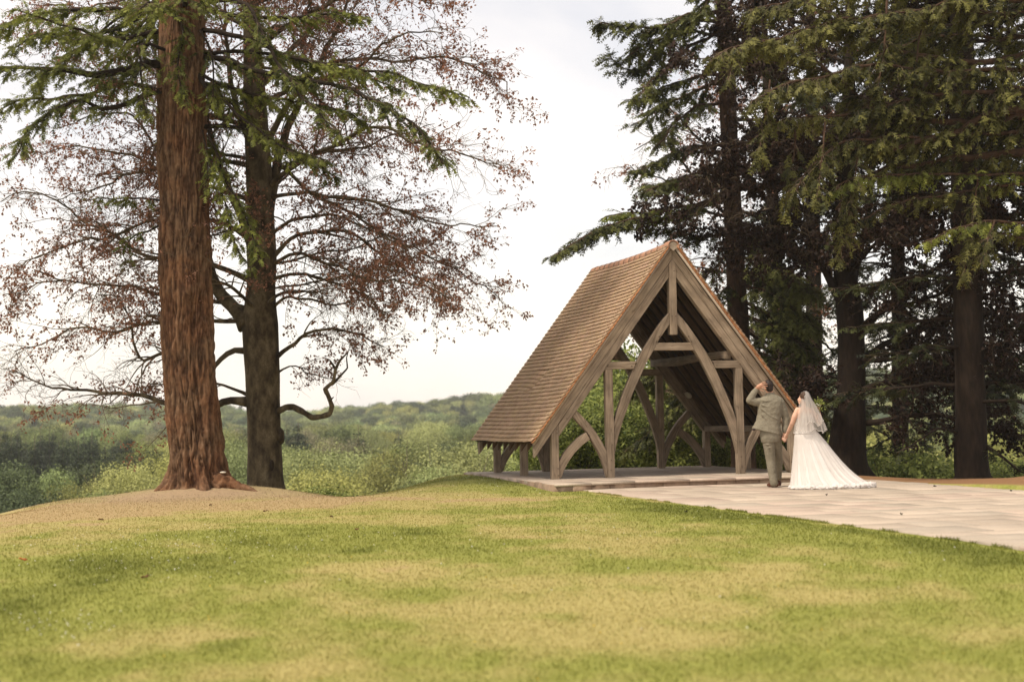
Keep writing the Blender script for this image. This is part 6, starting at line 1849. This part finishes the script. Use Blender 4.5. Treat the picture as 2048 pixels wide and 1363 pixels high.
# gathered tulle along the hem and train
for k_ in range(34):
    t = k_/33
    ph_ = .12 + (math.pi - .18)*t
    cx_ = (1583.5 + 1744)/2; aa = (1744 - 1583.5)/2
    c = h(cx_ - aa*math.cos(ph_), 970, -.20 - .50*math.sin(ph_))
    r = .030 + .024*t + rb.uniform(-.008, .014)
    c[2] = -.118 + r*.6
    V, Q = spheroid(r*rb.uniform(1.2, 2.0), r*rb.uniform(.9, 1.4), r*rb.uniform(.75, 1.1), 30, 20)
    nz = fbm(V*30 + k_*9.1, 4) - .5
    V = V*(1 + 1.1*nz)[:, None]
    V = V + c; V[:, 2] = np.maximum(V[:, 2], -.118)
    obj('ruffle', mesh('ruffle', V - R0, [Q], M['dress'], True), bride)
# veil in two tiers
def veil_tier(name, rows, a0, a1, seed, n=120, lift=0.0):
    th = np.linspace(a0, a1, n)
    V = []
    yy = np.linspace(rows[0][0], rows[-1][0], 30)
    A = np.array(rows, float)
    for i, y in enumerate(yy):
        xl, xr, b = (np.interp(y, A[:, 0], A[:, k]) for k in (1, 2, 3))
        t = i/29
        f = 1 + .06*t*np.sin(11*th + seed) + .05*t*np.sin(19*th + 2*seed) + .03*t*np.sin(31*th)
        c = h((xl+xr)/2, y, lift)
        a = (xr-xl)/2*ub
        z = c[2] + .03*t**3*np.sin(5*th + seed) + .015*t**3*np.sin(13*th) - (0 if i else 0)
        V.append(np.stack([c[0] + a*np.sin(th)*f, c[1] - b*np.cos(th)*f, z], -1))
    V = np.concatenate(V); m = len(yy)
    i = np.arange(m-1)[:, None]*n; j = np.arange(n-1)[None, :]
    Q = np.stack([i+j, i+n+j, i+n+j+1, i+j+1], -1).reshape(-1, 4)
    o = obj(name, mesh(name, V - R0, [Q], M['veil'], True), bride)
    edge = V[-n:]
    V2, F2 = tube(edge, np.full(n, .0035), 5)
    obj('veil_trim', mesh('veil_trim', V2 - R0, F2, M['dress'], True), o)
veil_tier('veil', [(781.5, 1608, 1613, .02), (783.5, 1603, 1616, .07), (788, 1600.5, 1619, .105), (796, 1600, 1622, .13), (812, 1598, 1632, .16), (830, 1594, 1640, .19), (848, 1591, 1647, .22), (861, 1590, 1651, .24)], -1.75, 1.75, 1.0)
veil_tier('veil', [(782, 1607, 1613, .03), (785, 1602, 1618, .09), (796, 1602, 1622, .15), (812, 1600, 1630, .18), (830, 1599, 1638, .21), (846, 1599, 1645, .24)], -1.3, 1.5, 2.6)
hair = [ell(h(1608.5, 792.5, -.02), 8.8*ub, .092, 10.2*ub, HB), ell(h(1611, 797, -.075), 6.4*ub, .055, 6.4*ub, HB)]
fused('hair', hair, M['hair_brown'], bride, R0, .007, 1)

# bouquet in her far hand
q0 = h(1636, 812, .215)
bq = empty('bouquet', q0)
tag(bq, 'small posy of white and cream flowers with green sprigs in the bride’s right hand', 'bouquet')
fm = [surf('petal_cream', [(0.3, (0.62, 0.55, 0.36)), (0.7, (0.72, 0.66, 0.48))], bump=0), surf('petal_ivory', [(0.3, (0.70, 0.68, 0.60)), (0.7, (0.8, 0.78, 0.72))], bump=0), surf('petal_gold', [(0.3, (0.50, 0.36, 0.12)), (0.7, (0.6, 0.46, 0.2))], bump=0)]
for i_ in range(16):
    c = rb.normal(0, 1, 3); c = c/np.linalg.norm(c)*rb.uniform(.02, .062); c[2] = abs(c[2])*1.3 - .01; c[1] -= .02
    parts = []
    r = rb.uniform(.013, .020)
    for k_ in range(7):
        a = k_*2*math.pi/6
        off = np.array([math.cos(a), math.sin(a), 0])*r*.7 if k_ < 6 else np.array([0, 0, r*.3])
        V, Q = spheroid(r*.55, r*.55, r*.35, 8, 6); parts.append((V + c + off, [Q]))
    V, Fs = join(parts)
    obj('flower', mesh('flower', V, Fs, fm[i_ % 3], True), bq)
C = rb.normal(0, .045, (140, 3)) + np.array([0, -.01, .015])
V, Q = leaves(C, C + rb.normal(0, .03, C.shape) + np.array([0, 0, .03]), np.full(len(C), .045), rb)
obj('sprig', mesh('sprig', V, [Q], M['leaf_bright'], False, {'tint': np.repeat(rb.random(len(C)), 4)}), bq)
P = grow(np.tile(np.array([[0, 0, 0.0]]), (7, 1)), rb.normal(0, .15, (7, 3)) + np.array([0, 0, -1.0]), np.full(7, .13), 4, .05, 0, rb)
V, Fs = tubes(P, np.full(7, .003), np.full(7, .0025), 5)
obj('stems', mesh('stems', V, Fs, M['leaf_deep'], True), bq)

# ------------------------------------------------------------------ small litter on the ground
def litter(name, px, py, z, size, mat, label, cat):
    p = gnd(px, py, z)
    p[2] = max(z if z > -.13 else -9, float(ground_z(p[0], p[1]))) + .012
    n = 5
    th = np.linspace(0, 2*math.pi, 9)[:-1]
    V = np.vstack([[[0, 0, .008]], np.stack([np.cos(th)*size*(1 + .35*np.cos(th*2)), np.sin(th)*size*.6, .012*np.sin(th*2) + .004], -1), [[0, 0, -.004]]])
    Fc = np.array([[0, 1+i, 1+(i+1) % 8] for i in range(8)] + [[9, 1+(i+1) % 8, 1+i] for i in range(8)])
    o = obj(name, mesh(name, V, [Fc], mat), None, loc=p, rot=(random.uniform(-.3, .3), random.uniform(-.3, .3), random.uniform(0, 6)))
    tag(o, label, cat)
    return o
M['dead_leaf'] = surf('dead_leaf', [(0.3, (0.10, 0.045, 0.02)), (0.7, (0.2, 0.09, 0.04))], bump=0)
M['red_leaf'] = surf('red_leaf', [(0.3, (0.45, 0.10, 0.03)), (0.7, (0.55, 0.16, 0.05))], bump=0)
M['dark_litter'] = surf('dark_litter', [(0.3, (0.02, 0.018, 0.012)), (0.7, (0.04, 0.034, 0.02))], bump=0)
litter('fallen_leaf', 46, 1120, -.14, .035, M['red_leaf'], 'orange red leaf lying in the green grass at the far left', 'leaf')
litter('fallen_leaf', 1372, 1025, -.14, .04, M['dark_litter'], 'dark leaf on the green lawn below the path edge', 'leaf')
for px, py, lab in [(1870, 973, 'dark leaf on the far paving below the mulch bank'), (2022, 982, 'dark leaf on the paving at the right edge'), (1803, 1029, 'small dark leaf in the middle of the paving'), (1653, 990, 'brown leaf on the paving right of the train')]:
    litter('fallen_leaf', px, py, -.12, .03, M['dark_litter'], lab, 'leaf')
for px, py, lab in [(202, 1041, 'brown leaf on the dry turf left of the fir'), (531, 1024, 'brown leaf on the dry turf in front of the fir roots'), (421, 1012, 'brown leaf on the bare soil under the fir'), (663, 1035, 'brown leaf on the turf right of the beech'), (714, 1060, 'dark leaf on the green turf in mid lawn'), (290, 1150, 'brown leaf in the clover at the left')]:
    litter('fallen_leaf', px, py, -.14, .03, M['dead_leaf'], lab, 'leaf')

# ------------------------------------------------------------------ air
V, Q = box(-1300, 1300, -60, 1400, -45, 50)
hz = obj('haze', mesh('haze', V, [Q]))
m_ = bpy.data.materials.new('air'); m_.use_nodes = True
t_ = m_.node_tree; t_.nodes.clear()
vo = t_.nodes.new('ShaderNodeVolumePrincipled'); vo.inputs['Color'].default_value = (0.97, 0.97, 1.0, 1); vo.inputs['Density'].default_value = 0.00023
vo.inputs['Anisotropy'].default_value = 0.0
ou = t_.nodes.new('ShaderNodeOutputMaterial'); t_.links.new(vo.outputs[0], ou.inputs['Volume'])
hz.data.materials.append(m_)
hz['kind'] = 'stuff'
hz['label'] = 'thin bright summer haze over the valley'
